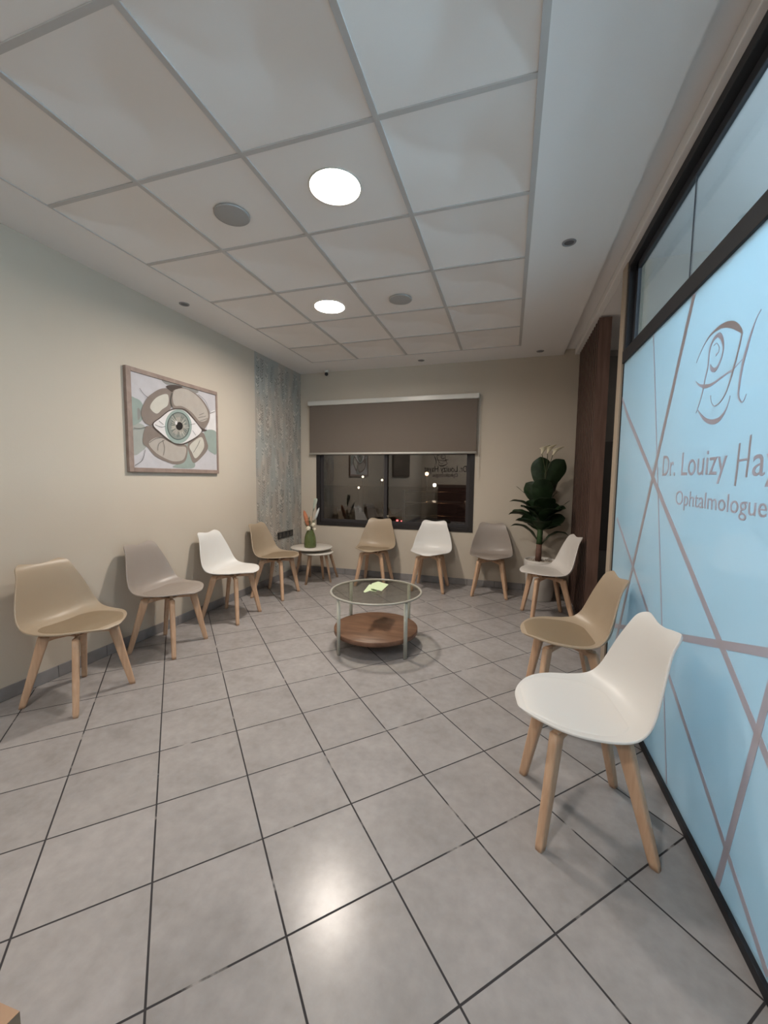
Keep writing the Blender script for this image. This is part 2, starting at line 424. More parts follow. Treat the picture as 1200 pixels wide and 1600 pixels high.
for k in range(12):
    yc = PY0 + .045 + k * .088
    for seg in range(11):
        z0 = .1 + seg * .245 + (k % 2) * .12 + random.uniform(-.03, .03); mi = [2, 3, 2, 1, 2, 4][(seg + k * 2) % 6]; z = z0; ph = random.uniform(0, 6)
        sc = random.uniform(.75, 1.15); y_ = yc + random.uniform(-.028, .028); top = z0 + .24 * sc
        while z < top and z < H - .06:
            yy = y_ + .010 * math.sin(z * 9 + ph); taper = 1 - .55 * (z - z0) / (.20 * sc)
            for sgn in (-1, 1):
                wleaf(yy, z + (0 if sgn > 0 else .008), PI / 2 - sgn * random.uniform(.65, .95), .044 * sc, .0040 * sc, mi if random.random() < .75 else random.choice([1, 2, 3]))
            z += .029 * sc
obj('wallpaper_panel', bm, [PAPER] + PL, wl)

# window
w1 = thing('window_1', 'dark framed sliding window below a half-lowered roller blind', 'window', (0, 0, 0)); del w1['category']; struct(w1)
bm = bmesh.new(); y0, y1 = YB - .012, YB + .06
fw = .055
add_box(bm, WX0, WX0 + fw, y0, y1, WZ0, WZ1, .003); add_box(bm, WX1 - fw, WX1, y0, y1, WZ0, WZ1, .003)
add_box(bm, WX0 + fw, WX1 - fw, y0, y1, WZ0, WZ0 + .05, .003); add_box(bm, WX0 + fw, WX1 - fw, y0, y1, WZ1 - .05, WZ1, .003)
obj('window_frame', bm, WFRAME, w1)
XM = -1.555
for (a, b, yy) in ((WX0 + fw, XM + .03, YB + .012), (XM - .03, WX1 - fw, YB + .036)):
    bm = bmesh.new(); s = .042
    z0, z1 = WZ0 + .05, WZ1 - .05
    add_box(bm, a, a + s, yy, yy + .022, z0, z1, .002); add_box(bm, b - s, b, yy, yy + .022, z0, z1, .002)
    add_box(bm, a + s, b - s, yy, yy + .022, z0, z0 + s, .002); add_box(bm, a + s, b - s, yy, yy + .022, z1 - s, z1, .002)
    sh = obj('window_sash', bm, WFRAME2, w1)
    box('glass_pane', a + s, b - s, yy + .010, yy + .012, z0 + s, z1 - s, GLASS_W, sh)

# roller blind
bx0, bx1 = -2.635, -0.372
rb = thing('roller_blind', 'taupe roller blind half lowered over the night window, white headrail and bottom bar', 'blind', ((bx0 + bx1) / 2, YB, 1.64))
def rel(o, root):   # keep world coordinates of a mesh built in world space when parented
    o.matrix_parent_inverse = Matrix.Translation(-root.location); return o
o = box('headrail', bx0, bx1, YB - .075, YB - .001, 2.285, 2.345, WHITEM, rb, .006); rel(o, rb)
o = box('fabric', bx0 + .02, bx1 - .02, YB - .055, YB - .052, 1.655, 2.29, BLIND, rb); rel(o, rb)
bm = bmesh.new(); add_tube(bm, [(bx0 + .015, YB - .053, 1.645), (bx1 - .015, YB - .053, 1.645)], .014, 12); rel(obj('bottom_bar', bm, WHITEM, rb, True), rb)
bm = bmesh.new(); add_tube(bm, [(bx1 + .004, YB - .03, 2.30), (bx1 + .006, YB - .03, 1.35), (bx1 + .010, YB - .03, 1.33), (bx1 + .014, YB - .03, 1.35), (bx1 + .012, YB - .03, 2.30)], .0016, 6)
rel(obj('pull_chain', bm, WHITEM, rb), rb)

# ------------------------------------------------------------------ glass partition on the right
GYE = 3.015
w2 = thing('window_2', 'glass partition with frosted pale blue film, cut lines and an eye doctor sign', 'window'); del w2['category']; struct(w2)
ZT0, ZT1 = 2.085, 2.162
bm = bmesh.new()
add_box(bm, XR - .006, XR + .05, YR, GYE, H - .055, H, .002)
add_box(bm, XR - .006, XR + .05, GYE - .045, GYE, ZT0, H - .055, .002)
add_box(bm, XR - .010, XR + .05, YR, GYE, ZT0, ZT1, .002)
obj('transom_frame', bm, DARKM, w2)
bm = bmesh.new(); add_box(bm, XR + .03, XR + .05, YR, GYE - .045, H - .095, H - .055); add_box(bm, XR + .03, XR + .05, GYE - .085, GYE - .045, ZT1, H - .055)
obj('inner_frame', bm, DARKM2, w2)
bm = bmesh.new(); add_box(bm, XR - .012, XR + .03, YR, GYE, 0, .032, .002); add_box(bm, XR - .002, XR + .016, GYE - .012, GYE, .032, ZT0, .001)
obj('floor_channel', bm, DARKM, w2)
JY = [GYE - .012, 2.142, 1.05, -0.05, -1.05, -2.05, YR]
for a, b in zip(JY, JY[1:]):
    box('upper_pane', XR + .036, XR + .040, b + .002, a - .002 if a < 2.9 else GYE - .046, ZT1, H - .055, GLASS_C, w2)
bm = bmesh.new()
for a in JY[1:-1]: add_box(bm, XR + .035, XR + .041, a - .002, a + .002, ZT1, H - .055)
obj('pane_joint', bm, DARKM2, w2)
JL = [GYE - .012, 0.9, -0.4, -1.7, YR]
for a, b in zip(JL, JL[1:]):
    lp = box('frosted_pane', XR + .002, XR + .010, b + .001, a - .001, .032, ZT0, FILM, w2)

def ribbon(bm, pts, x, mi=0, clampz=(.034, ZT0 - .001), clampy=(YR, GYE - .013), th=.0012):
    # flat band through (y, z, width) points, with a real thickness
    P = catmull([(y, z, w) for y, z, w in pts], 6)
    L_ = []; R2 = []
    for i, p in enumerate(P):
        a = P[max(i - 1, 0)]; b = P[min(i + 1, len(P) - 1)]
        d = Vector((b.x - a.x, b.y - a.y)); 
        if d.length < 1e-9: d = Vector((1, 0))
        d.normalize(); n_ = Vector((-d.y, d.x)); w = max(p.z, .0006) / 2
        for S_, sg in ((L_, 1), (R2, -1)):
            yy = min(max(p.x + n_.x * w * sg, clampy[0]), clampy[1]); zz = min(max(p.y + n_.y * w * sg, clampz[0]), clampz[1])
            S_.append((bm.verts.new((x - th, yy, zz)), bm.verts.new((x, yy, zz))))
    for i in range(len(P) - 1):
        (l0, l0b), (l1, l1b), (r0, r0b), (r1, r1b) = L_[i], L_[i + 1], R2[i], R2[i + 1]
        for q in ((l0, l1, r1, r0), (l0b, r0b, r1b, l1b), (l0, l0b, l1b, l1), (r0, r1, r1b, r0b)):
            try: bm.faces.new(q).material_index = mi
            except ValueError: pass
def ext(p, q, k0=0.0, k1=0.0):
    d = (q[0] - p[0], q[1] - p[1]); return (p[0] - d[0] * k0, p[1] - d[1] * k0), (q[0] + d[0] * k1, q[1] + d[1] * k1)
LINES = [((1.976, 2.082), (2.725, 0.461), .030, 0, .32), ((2.96, 1.81), (1.265, 0.585), .030, .04, .9), ((2.453, 2.082), (1.886, 0.042), .010, 0, 0),
         ((2.95, 1.08), (1.187, 0.051), .024, 0, 0), ((2.98, 0.35), (1.307, 0.867), .028, 0, 1.2), ((1.276, 0.83), (1.450, 0.026), .028, 1.9, 0)]
XS = XR + .002
for k, (a, b, w, e0, e1) in enumerate(LINES):
    a, b = ext(a, b, e0, e1)
    bm = bmesh.new(); ribbon(bm, [(a[0], a[1], w), ((a[0] + b[0]) / 2, (a[1] + b[1]) / 2, w), (b[0], b[1], w)], XS - .0002 * k)
    obj('cut_line', bm, STRIPE, w2)
LOGO=[[[1.906,1.791,0.0018],[1.887,1.812,0.0031],[1.851,1.841,0.0044],[1.805,1.862,0.007],[1.748,1.867,0.0123],[1.692,1.86,0.0194],[1.644,1.843,0.0229],[1.609,1.821,0.0194],[1.585,1.799,0.0097],[1.585,1.786,0.007],[1.592,1.761,0.0079],[1.604,1.726,0.0088],[1.618,1.694,0.0097],[1.636,1.656,0.0079],[1.654,1.628,0.0062],[1.675,1.609,0.0053],[1.703,1.596,0.0044],[1.731,1.595,0.004],[1.753,1.611,0.0026],[1.764,1.638,0.0018]],[[1.748,1.776,0.0097],[1.739,1.778,0.0062],[1.729,1.782,0.0035],[1.728,1.797,0.0026],[1.749,1.817,0.0026],[1.768,1.815,0.0022]],[[1.784,1.752,0.0044],[1.77,1.733,0.015],[1.743,1.724,0.015],[1.72,1.735,0.0097],[1.702,1.757,0.0079],[1.696,1.784,0.0088],[1.705,1.811,0.0132],[1.723,1.833,0.0176],[1.744,1.843,0.0158],[1.772,1.838,0.0114],[1.792,1.82,0.0097],[1.8,1.791,0.0079],[1.803,1.748,0.0079],[1.818,1.71,0.0079],[1.829,1.67,0.007],[1.848,1.631,0.0062],[1.875,1.592,0.0026]],[[1.897,1.718,0.0022],[1.863,1.697,0.0079],[1.817,1.682,0.015],[1.768,1.676,0.0106],[1.711,1.682,0.007],[1.653,1.69,0.007],[1.625,1.691,0.0079],[1.6,1.7,0.0035],[1.566,1.711,0.0022]],[[1.862,1.604,0.0026],[1.827,1.577,0.0088],[1.781,1.552,0.015],[1.731,1.539,0.0185],[1.688,1.541,0.0167],[1.66,1.554,0.0114],[1.64,1.573,0.0062],[1.627,1.597,0.0035],[1.623,1.61,0.0018]],[[1.485,1.83,0.0018],[1.499,1.82,0.0035],[1.514,1.801,0.0062],[1.528,1.775,0.0097],[1.545,1.736,0.0123],[1.558,1.705,0.0132],[1.567,1.667,0.0114],[1.571,1.63,0.0097],[1.572,1.606,0.0079],[1.564,1.588,0.0062],[1.55,1.576,0.0044],[1.536,1.58,0.0031],[1.526,1.596,0.0022]]]
bm = bmesh.new()
for k, s in enumerate(LOGO): ribbon(bm, [(y, z, w) for y, z, w in s], XS - .0002 * k, clampy=(-3, 3))
obj('monogram', bm, STRIPE, w2)
def text_mesh(name, body, m_, parent, height_ref, size_fit, base, facing, flip=1, bold=0.0):
    # text laid on a vertical plane; scaled so its width and cap height fit
    cu = bpy.data.curves.new(name, 'FONT'); cu.body = body; cu.size = 1.0; cu.extrude = 0.004; cu.offset = bold; cu.resolution_u = 4
    t = bpy.data.objects.new(name, cu); COL.objects.link(t)
    dg = bpy.context.evaluated_depsgraph_get(); me = bpy.data.meshes.new_from_object(t.evaluated_get(dg)); 
    bpy.data.objects.remove(t); me.name = name
    xs = [v.co.x for v in me.vertices]; ys = [v.co.y for v in me.vertices]
    x0, x1 = min(xs), max(xs); top = max(ys)
    sx = size_fit / (x1 - x0); sy = height_ref / 0.72
    for v in me.vertices:
        u = (v.co.x - x0) * sx; h = v.co.y * sy; d = v.co.z * .12
        if facing == '-x': v.co = Vector((base[0] - d - .0006, base[1] - u, base[2] + h))
        else: v.co = Vector((base[0] + u * flip, base[1] + d, base[2] + h))
    me.materials.clear(); me.materials.append(m_)
    o = bpy.data.objects.new(name, me); COL.objects.link(o)
    if parent: o.parent = parent
    return o
text_mesh('lettering', 'Dr.', STRIPE, w2, .098, .150, (XS, 2.190, 1.351), '-x')
text_mesh('lettering', 'Louizy', STRIPE, w2, .100, .365, (XS, 1.975, 1.351), '-x')
bm = bmesh.new()
ribbon(bm, [(1.540, 1.448, .007), (1.543, 1.38, .010), (1.548, 1.314, .009)], XS); ribbon(bm, [(1.483, 1.468, .007), (1.485, 1.40, .010), (1.489, 1.341, .009)], XS)
ribbon(bm, [(1.543, 1.392, .007), (1.515, 1.394, .007), (1.485, 1.396, .007)], XS - .0003)
obj('capital_letter', bm, STRIPE, w2)
text_mesh('lettering', 'ayet', STRIPE, w2, .098, .26, (XS, 1.460, 1.345), '-x')
text_mesh('lettering', 'Ophtalmologue', STRIPE, w2, .062, .640, (XS, 2.012, 1.228), '-x')

# beige jamb, cross wall and hallway behind
struct(box('trim_2', XR - .012, 0.80, GYE + .001, GYE + .105, 0, H - .013, BEIGEJ))
HALLW = mat('hall_wall', (0.42, 0.38, 0.34, 1), 0.85)
CORRW = mat('corridor_wall', (0.75, 0.75, 0.75, 1), 0.8)
struct(box('wall_hall_side', 0.80, XO, GYE + .02, GYE + .09, 0, H, HALLW))
struct(box('wall_corridor', XO, XO + .1, YR, YB + .14, 0, H, CORRW))
struct(box('wall_hall_end', 0.84, XO, YB - .02, YB + .14, 0, H, mat('hall_dark', (0.25, 0.24, 0.23, 1), .7)))
dn = thing('door_1', 'dark door with glossy panel at the end of the hallway', 'door'); del dn['category']; struct(dn)
bm = bmesh.new(); add_box(bm, 0.86, 1.75, YB - .06, YB - .021, 0.002, 2.66, .004); obj('door_leaf', bm, mat('door_dark', (0.12, 0.118, 0.112, 1), .35), dn)
bm = bmesh.new(); add_box(bm, 0.95, 1.65, YB - .068, YB - .061, 0.55, 1.75, .003); obj('door_panel', bm, mat('door_gloss', (0.06, 0.06, 0.06, 1), .12), dn)

# slatted wood screen
sl = thing('slatted_screen', 'dark brown slatted wood screen wall at the hallway opening behind the plant', 'screen', (0.74, 4.46, 0))
bm = bmesh.new(); add_box(bm, .722, .785, 3.95, 5.003, 0.002, H - .014); rel(obj('panel', bm, mat('screen_back', (0.030, 0.017, 0.013, 1), .7), sl), sl)
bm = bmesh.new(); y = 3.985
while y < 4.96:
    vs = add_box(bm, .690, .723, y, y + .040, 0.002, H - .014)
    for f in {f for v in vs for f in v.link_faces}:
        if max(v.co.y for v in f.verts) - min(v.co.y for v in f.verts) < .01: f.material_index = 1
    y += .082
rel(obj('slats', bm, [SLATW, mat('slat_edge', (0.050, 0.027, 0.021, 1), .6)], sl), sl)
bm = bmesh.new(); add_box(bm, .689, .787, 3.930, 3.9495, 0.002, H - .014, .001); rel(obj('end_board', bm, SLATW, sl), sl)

# ------------------------------------------------------------------ corridor and rear lights
from mathutils.geometry import tessellate_polygon
COOLM = mat('cool_lamp_panel', (0.9, 0.9, 0.9, 1), 0.5, emit=(0.64, 0.83, 1.0, 1), estr=COOL)
for k, yy in enumerate((1.5, -0.7)):
    t = thing('corridor_light', 'cool white tube lamp hanging in the corridor behind the frosted glass', 'lamp', (1.75, yy, H), 0, 'corridor tube lamps')
    box('mount', -.05, .05, -.50, .50, -.030, -.0005, WHITEM, t, .003)
    for dy in (-.4, .4):
        bm = bmesh.new(); add_tube(bm, [(0, dy, -.03), (0, dy, -.22)], .006, 8); obj('rod', bm, WHITEM, t)
    bm = bmesh.new(); add_tube(bm, [(0, -.6, -.26), (0, .6, -.26)], .05, 16); obj('tube', bm, COOLM, t)

def ceiling_lamp(x, y, label, grp, m_):
    t = thing('ceiling_lamp', label, 'ceiling light', (x, y, H), 0, grp)
    if 'hallway' in label or 'reception' in label:
        bm = bmesh.new(); add_lathe(bm, [(0, -.0002), (.116, -.0002), (.116, -.0028)], 48); obj('base_plate', bm, WHITEM, t)
        bm = bmesh.new(); add_lathe(bm, [(.12, -.003), (.10, -.014), (0, -.018)], 48); obj('diffuser', bm, m_, t)
        return t
    # recessed: a white can going up into the tile, with the diffuser at its top
    bm = bmesh.new(); add_lathe(bm, [(LR - .0005, LD + .003), (LR - .0005, .0005), (LR + .006, -.0005), (LR + .007, .0035)], 64); obj('reflector_ring', bm, WHITEM, t)
    bm = bmesh.new(); add_lathe(bm, [(LR - .001, LD), (.06, LD - .003), (0, LD - .004)], 48); obj('diffuser', bm, m_, t)
    return t
ceiling_lamp(-.86, 1.90, 'bright round ceiling lamp nearest the camera, larger glowing disc', 'round ceiling lamps', LAMPM)
ceiling_lamp(-1.47, 3.14, 'bright round ceiling lamp farther back, smaller glowing disc', 'round ceiling lamps', LAMPM2)
for x, y in ((-.86, -.5), (-1.47, -1.7)):
    ceiling_lamp(x, y, 'round ceiling lamp over the reception, %s the camera' % ('just behind' if y > -1 else 'farther behind'), 'reception ceiling lamps', RLAMPM)

ceiling_lamp(1.9, 3.7, 'unseen round fill lamp added to brighten the hallway behind the slatted screen', 'added hallway fill lamp', HALL_FILLM)  # unseen lamp, added to lift the dark hallway and its door
def speaker(x, y, r, label):
    t = thing('ceiling_speaker', label, 'speaker', (x, y, H), 0, 'round ceiling speakers')
    bm = bmesh.new(); add_lathe(bm, [(0, -.0002), (r, -.0002), (r, -.006), (r - .006, -.008)], 48); obj('rim', bm, SPK, t)
    bm = bmesh.new(); add_lathe(bm, [(r - .006, -.0075), (r * .5, -.010), (0, -.011)], 48); obj('grille', bm, SPK, t)
speaker(-1.476, 1.925, .092, 'round grey ceiling speaker left of the nearest bright lamp')
speaker(-.868, 3.155, .090, 'round grey ceiling speaker right of the farther bright lamp')
def downlight(x, y, label, r=.040):
    t = thing('downlight', label, 'downlight', (x, y, H), 0.0, 'small unlit recessed downlights')
    bm = bmesh.new(); add_lathe(bm, [(r * .68, -.001), (r * .72, -.006), (r * .95, -.005), (r, -.0003)], 32); obj('ring', bm, DLITE, t)
    bm = bmesh.new(); add_lathe(bm, [(r * .7, -.002), (r * .4, -.0035), (0, -.0015)], 32); obj('bulb', bm, DLITE2, t)
downlight(.288, 2.70, 'small unlit round downlight in the right ceiling border near the glass partition')
downlight(-2.595, 2.757, 'small unlit round downlight in the ceiling border above the left wall')
downlight(.274, 4.80, 'small unlit round downlight in the far border, in the right corner before the slatted screen')
downlight(-1.053, 4.80, 'small unlit round downlight in the far border, above the roller blind')
t = thing('security_camera', 'tiny white dome security camera with dark lens under the ceiling in the far left corner', 'security camera', (-2.36, 4.93, H))
bm = bmesh.new(); add_lathe(bm, [(0, 0), (.032, -.0003), (.034, -.012), (.020, -.020), (.018, -.034), (0, -.036)], 24); obj('mount', bm, WHITEM, t)
bm = bmesh.new(); bmesh.ops.create_uvsphere(bm, u_segments=16, v_segments=10, radius=.024, matrix=Matrix.Translation((.008, -.006, -.045))); obj('lens', bm, BLACKP, t, True)

# ------------------------------------------------------------------ picture of the eye
EYE={"_canvas":[[2.363,2.108],[3.292,2.132],[3.289,1.405],[2.358,1.384]],"_frame":[[2.336,2.136],[3.323,2.152],[3.299,1.356],[2.324,1.347]],"teal1":[[2.362,1.905],[2.411,1.915],[2.457,1.898],[2.48,1.85],[2.468,1.774],[2.432,1.732],[2.361,1.716]],"grey1":[[2.424,1.841],[2.449,1.83],[2.451,1.787],[2.425,1.753]],"grn1":[[2.363,1.709],[2.466,1.722],[2.49,1.673],[2.494,1.568],[2.456,1.52],[2.367,1.488]],"top":[[2.684,2.117],[3.047,2.113],[3.022,2.073],[2.877,2.089],[2.772,2.091],[2.702,2.083]],"rp":[[3.206,1.926],[3.29,1.957],[3.294,1.764],[3.168,1.768],[3.197,1.852]],"rt":[[3.13,1.745],[3.296,1.755],[3.289,1.554],[3.225,1.55],[3.162,1.596]],"bt":[[2.891,1.626],[2.93,1.629],[2.966,1.52],[2.99,1.403],[2.753,1.397],[2.786,1.423],[2.873,1.447],[2.909,1.517]],"ulo":[[2.71,2.052],[2.623,2.024],[2.519,1.943],[2.468,1.863],[2.452,1.801],[2.475,1.746],[2.518,1.725],[2.564,1.735],[2.613,1.787],[2.682,1.844],[2.744,1.894],[2.756,1.952],[2.755,2.039]],"uli":[[2.713,2.003],[2.621,1.97],[2.558,1.912],[2.538,1.86],[2.596,1.827],[2.654,1.871],[2.715,1.921]],"uro":[[2.763,2.073],[2.877,2.093],[3.022,2.077],[3.14,2.013],[3.2,1.934],[3.194,1.852],[3.124,1.762],[3.069,1.765],[2.978,1.831],[2.868,1.882],[2.764,1.899],[2.747,1.974]],"uri":[[2.796,2.06],[2.92,2.089],[3.044,2.056],[3.133,1.994],[3.18,1.922],[3.165,1.857],[3.072,1.831],[2.98,1.895],[2.87,1.932],[2.786,1.925],[2.766,1.986]],"td":[[2.701,2.068],[2.793,2.099],[2.877,2.098],[2.781,2.053],[2.759,2.032]],"llo":[[2.5,1.715],[2.563,1.716],[2.626,1.665],[2.752,1.605],[2.901,1.597],[2.911,1.517],[2.873,1.447],[2.786,1.423],[2.684,1.44],[2.571,1.481],[2.501,1.546],[2.459,1.58],[2.472,1.671]],"lli":[[2.512,1.581],[2.559,1.623],[2.625,1.637],[2.712,1.61],[2.803,1.581],[2.894,1.58],[2.892,1.516],[2.851,1.463],[2.745,1.45],[2.628,1.485],[2.555,1.527]],"lro":[[2.924,1.618],[3.092,1.732],[3.152,1.667],[3.168,1.587],[3.084,1.501],[2.986,1.443],[2.942,1.51]],"lri":[[2.943,1.601],[3.078,1.687],[3.12,1.637],[3.105,1.573],[3.011,1.488],[2.966,1.538]],"eyed":[[2.546,1.732],[2.627,1.803],[2.723,1.876],[2.806,1.906],[2.902,1.91],[2.99,1.856],[3.082,1.779],[3.162,1.758],[3.092,1.734],[3.036,1.681],[2.907,1.613],[2.814,1.593],[2.727,1.61],[2.626,1.665]],"eyew":[[2.561,1.734],[2.632,1.796],[2.722,1.865],[2.805,1.895],[2.891,1.896],[2.978,1.846],[3.069,1.772],[3.089,1.743],[3.03,1.69],[2.902,1.625],[2.814,1.604],[2.732,1.621],[2.636,1.674]],"ln1":[[2.519,1.939],[2.477,1.96],[2.444,1.997]],"ln2":[[2.38,1.686],[2.439,1.689],[2.5,1.715]],"ln3":[[2.474,1.529],[2.444,1.445],[2.375,1.401]],"ln4":[[3.206,1.926],[3.279,1.954]],"ln5":[[3.062,1.886],[3.124,1.913]],"ln6":[[3.049,1.858],[3.148,1.89]],"ln7":[[3.072,1.835],[3.172,1.871]],"ln8":[[2.512,1.585],[2.577,1.625],[2.654,1.644]],"ln9":[[2.592,1.529],[2.604,1.585],[2.663,1.621]],"ln10":[[2.647,1.494],[2.66,1.558],[2.643,1.62]],"ln11":[[2.573,1.736],[2.629,1.724],[2.677,1.734]],"ln12":[[2.612,1.772],[2.658,1.747]],"ln13":[[2.953,1.785],[3.011,1.801]],"ln14":[[2.974,1.736],[3.013,1.697]],"ln15":[[2.978,1.538],[3.039,1.613],[3.065,1.659]],"ln16":[[2.759,2.024],[2.741,1.957],[2.754,1.904]],"ln17":[[3.206,1.921],[3.152,2.024],[3.057,2.072]],"ir1":[[2.969,1.77],[2.964,1.735],[2.951,1.702],[2.931,1.671],[2.905,1.645],[2.875,1.624],[2.842,1.61],[2.809,1.604],[2.776,1.605],[2.746,1.613],[2.72,1.627],[2.699,1.648],[2.683,1.673],[2.674,1.702],[2.672,1.733],[2.677,1.765],[2.689,1.796],[2.706,1.825],[2.729,1.851],[2.757,1.873],[2.788,1.888],[2.821,1.897],[2.854,1.899],[2.886,1.893],[2.914,1.88],[2.938,1.86],[2.956,1.834],[2.967,1.803]],"ir2":[[2.943,1.771],[2.939,1.743],[2.928,1.716],[2.912,1.691],[2.89,1.669],[2.865,1.652],[2.838,1.641],[2.81,1.635],[2.783,1.636],[2.758,1.642],[2.736,1.654],[2.718,1.67],[2.705,1.691],[2.697,1.714],[2.695,1.74],[2.699,1.766],[2.709,1.791],[2.724,1.815],[2.743,1.837],[2.767,1.854],[2.792,1.867],[2.82,1.874],[2.848,1.875],[2.874,1.871],[2.898,1.86],[2.918,1.844],[2.932,1.823],[2.941,1.798]],"ir3":[[2.933,1.77],[2.929,1.744],[2.919,1.718],[2.904,1.695],[2.884,1.674],[2.861,1.659],[2.836,1.648],[2.81,1.643],[2.785,1.643],[2.762,1.649],[2.741,1.66],[2.725,1.676],[2.713,1.695],[2.706,1.717],[2.704,1.741],[2.708,1.765],[2.717,1.789],[2.731,1.812],[2.749,1.832],[2.77,1.848],[2.794,1.86],[2.82,1.867],[2.845,1.868],[2.87,1.863],[2.891,1.853],[2.91,1.838],[2.923,1.818],[2.931,1.795]],"ir4":[[2.891,1.764],[2.888,1.747],[2.882,1.73],[2.872,1.714],[2.859,1.701],[2.845,1.69],[2.829,1.683],[2.812,1.679],[2.796,1.679],[2.78,1.683],[2.767,1.69],[2.756,1.701],[2.748,1.714],[2.743,1.729],[2.742,1.746],[2.745,1.762],[2.751,1.779],[2.76,1.794],[2.772,1.808],[2.786,1.818],[2.802,1.826],[2.818,1.831],[2.835,1.831],[2.85,1.828],[2.864,1.821],[2.876,1.81],[2.884,1.797],[2.89,1.781]],"pup":[[2.864,1.761],[2.863,1.753],[2.86,1.745],[2.855,1.738],[2.849,1.732],[2.841,1.727],[2.833,1.723],[2.824,1.721],[2.816,1.721],[2.808,1.723],[2.801,1.726],[2.795,1.731],[2.791,1.737],[2.788,1.744],[2.788,1.751],[2.789,1.759],[2.792,1.767],[2.797,1.774],[2.803,1.78],[2.81,1.785],[2.819,1.789],[2.827,1.791],[2.836,1.791],[2.844,1.79],[2.851,1.786],[2.857,1.782],[2.861,1.776],[2.864,1.769]],"hil":[[2.805,1.782],[2.804,1.778],[2.803,1.774],[2.801,1.77],[2.799,1.767],[2.797,1.765],[2.794,1.763],[2.791,1.762],[2.789,1.762],[2.786,1.763],[2.784,1.765],[2.782,1.768],[2.78,1.771],[2.78,1.775],[2.78,1.779],[2.78,1.783],[2.781,1.787],[2.783,1.79],[2.785,1.793],[2.787,1.796],[2.79,1.798],[2.793,1.798],[2.796,1.798],[2.798,1.797],[2.8,1.796],[2.802,1.793],[2.804,1.79],[2.805,1.786]]}
pcx = sum(p[0] for p in EYE['_frame']) / 4; pcz = sum(p[1] for p in EYE['_frame']) / 4
pic = thing('eye_painting', 'painting of a large green grey eye among taupe petals, wood framed, on left wall', 'painting', (XL + .004, pcx, pcz))
def flatpoly(pts, x0, x1, smooth=False, m_=None, name='', n=6, clip=None):
    P = [Vector((p[0], p[1])) for p in pts]
    if smooth: P = [Vector((q.x, q.y)) for q in catmull([(p.x, p.y, 0) for p in P], n, True)]
    if clip:
        P = [Vector((min(max(q.x, clip[0]), clip[1]), min(max(q.y, clip[2]), clip[3]))) for q in P]
    bm = bmesh.new()
    a = [bm.verts.new((x1 - pic.location.x, q.x - pcx, q.y - pcz)) for q in P]
    bm.faces.new(a)
    r = bmesh.ops.triangulate(bm, faces=bm.faces[:])
    return bm
fy = [p[0] for p in EYE['_frame']]; fz = [p[1] for p in EYE['_frame']]
cy = [p[0] for p in EYE['_canvas']]; cz = [p[1] for p in EYE['_canvas']]
FY0, FY1 = (fy[0] + fy[3]) / 2, (fy[1] + fy[2]) / 2; FZ0, FZ1 = (fz[2] + fz[3]) / 2, (fz[0] + fz[1]) / 2
CY0, CY1 = FY0 + .042, FY1 - .022; CZ0, CZ1 = FZ0 + .034, FZ1 - .034
x0 = XL + .001; xf = XL + .030
bm = bmesh.new()
def fb(a, b, c, d): add_box(bm, x0 - pic.location.x, xf - pic.location.x, a - pcx, b - pcx, c - pcz, d - pcz, .002)
fb(FY0, CY0, FZ0, FZ1); fb(CY1, FY1, FZ0, FZ1); fb(CY0, CY1, FZ0, CZ0); fb(CY0, CY1, CZ1, FZ1)
obj('frame', bm, FRAMEW, pic)
bm = bmesh.new(); add_box(bm, x0 - pic.location.x, XL + .022 - pic.location.x, CY0 - pcx, CY1 - pcx, CZ0 - pcz, CZ1 - pcz)
canvas_col = {'ground': rgb(206, 200, 205)}
pcols = [('ground', (205, 200, 206)), ('teal', (152, 173, 162)), ('grey', (150, 148, 142)), ('sage', (172, 176, 166)), ('taupe', (146, 127, 114)), ('tan', (190, 177, 163)), ('cream', (208, 202, 184)),
         ('dark', (92, 76, 68)), ('white', (232, 226, 226)), ('ring', (150, 176, 167)), ('ringd', (78, 98, 94)), ('iris', (142, 148, 138)), ('iris2', (168, 162, 146)), ('pupil', (44, 38, 36)), ('line', (96, 92, 86))]
PM = [mat('paint_' + n_, tuple([(.62 * v + .38 * (.3 * rgb(*c)[0] + .6 * rgb(*c)[1] + .1 * rgb(*c)[2])) * .80 for v in rgb(*c)[:3]] + [1]), .7, noise=.05, nscale=14, spec=.2) for n_, c in pcols]; PI_ = {n_: k for k, (n_, c) in enumerate(pcols)}
order = [('grn1', 'sage'), ('teal1', 'teal'), ('grey1', 'grey'), ('top', 'grey'), ('rp', 'white'), ('rt', 'teal'), ('bt', 'teal'), ('llo', 'taupe'), ('lli', 'tan'), ('lro', 'taupe'), ('lri', 'cream'),
         ('ulo', 'taupe'), ('uli', 'cream'), ('uro', 'taupe'), ('uri', 'tan'), ('td', 'dark'), ('eyed', 'dark'), ('eyew', 'white'), ('ir1', 'ring'), ('ir2', 'ringd'), ('ir3', 'iris'), ('ir4', 'iris2'), ('pup', 'pupil'), ('hil', 'white')]
clip = (CY0, CY1, CZ0, CZ1); xb = XL + .0222
def addp(bm, pts, x, mi, smooth=True):
    P = [Vector((q.x, q.y, 0)) for q in catmull([(p[0], p[1], 0) for p in pts], 5, True)] if smooth else [Vector((p[0], p[1], 0)) for p in pts]
    P = [Vector((min(max(q.x, clip[0]), clip[1]), min(max(q.y, clip[2]), clip[3]), 0)) for q in P]
    vs = [bm.verts.new((x - pic.location.x, q.x - pcx, q.y - pcz)) for q in P]
    for tri in tessellate_polygon([P]):
        try: bm.faces.new([vs[i] for i in tri]).material_index = mi
        except ValueError: pass
for k, (key, c) in enumerate(order): addp(bm, EYE[key], xb + .0003 * k, PI_[c])
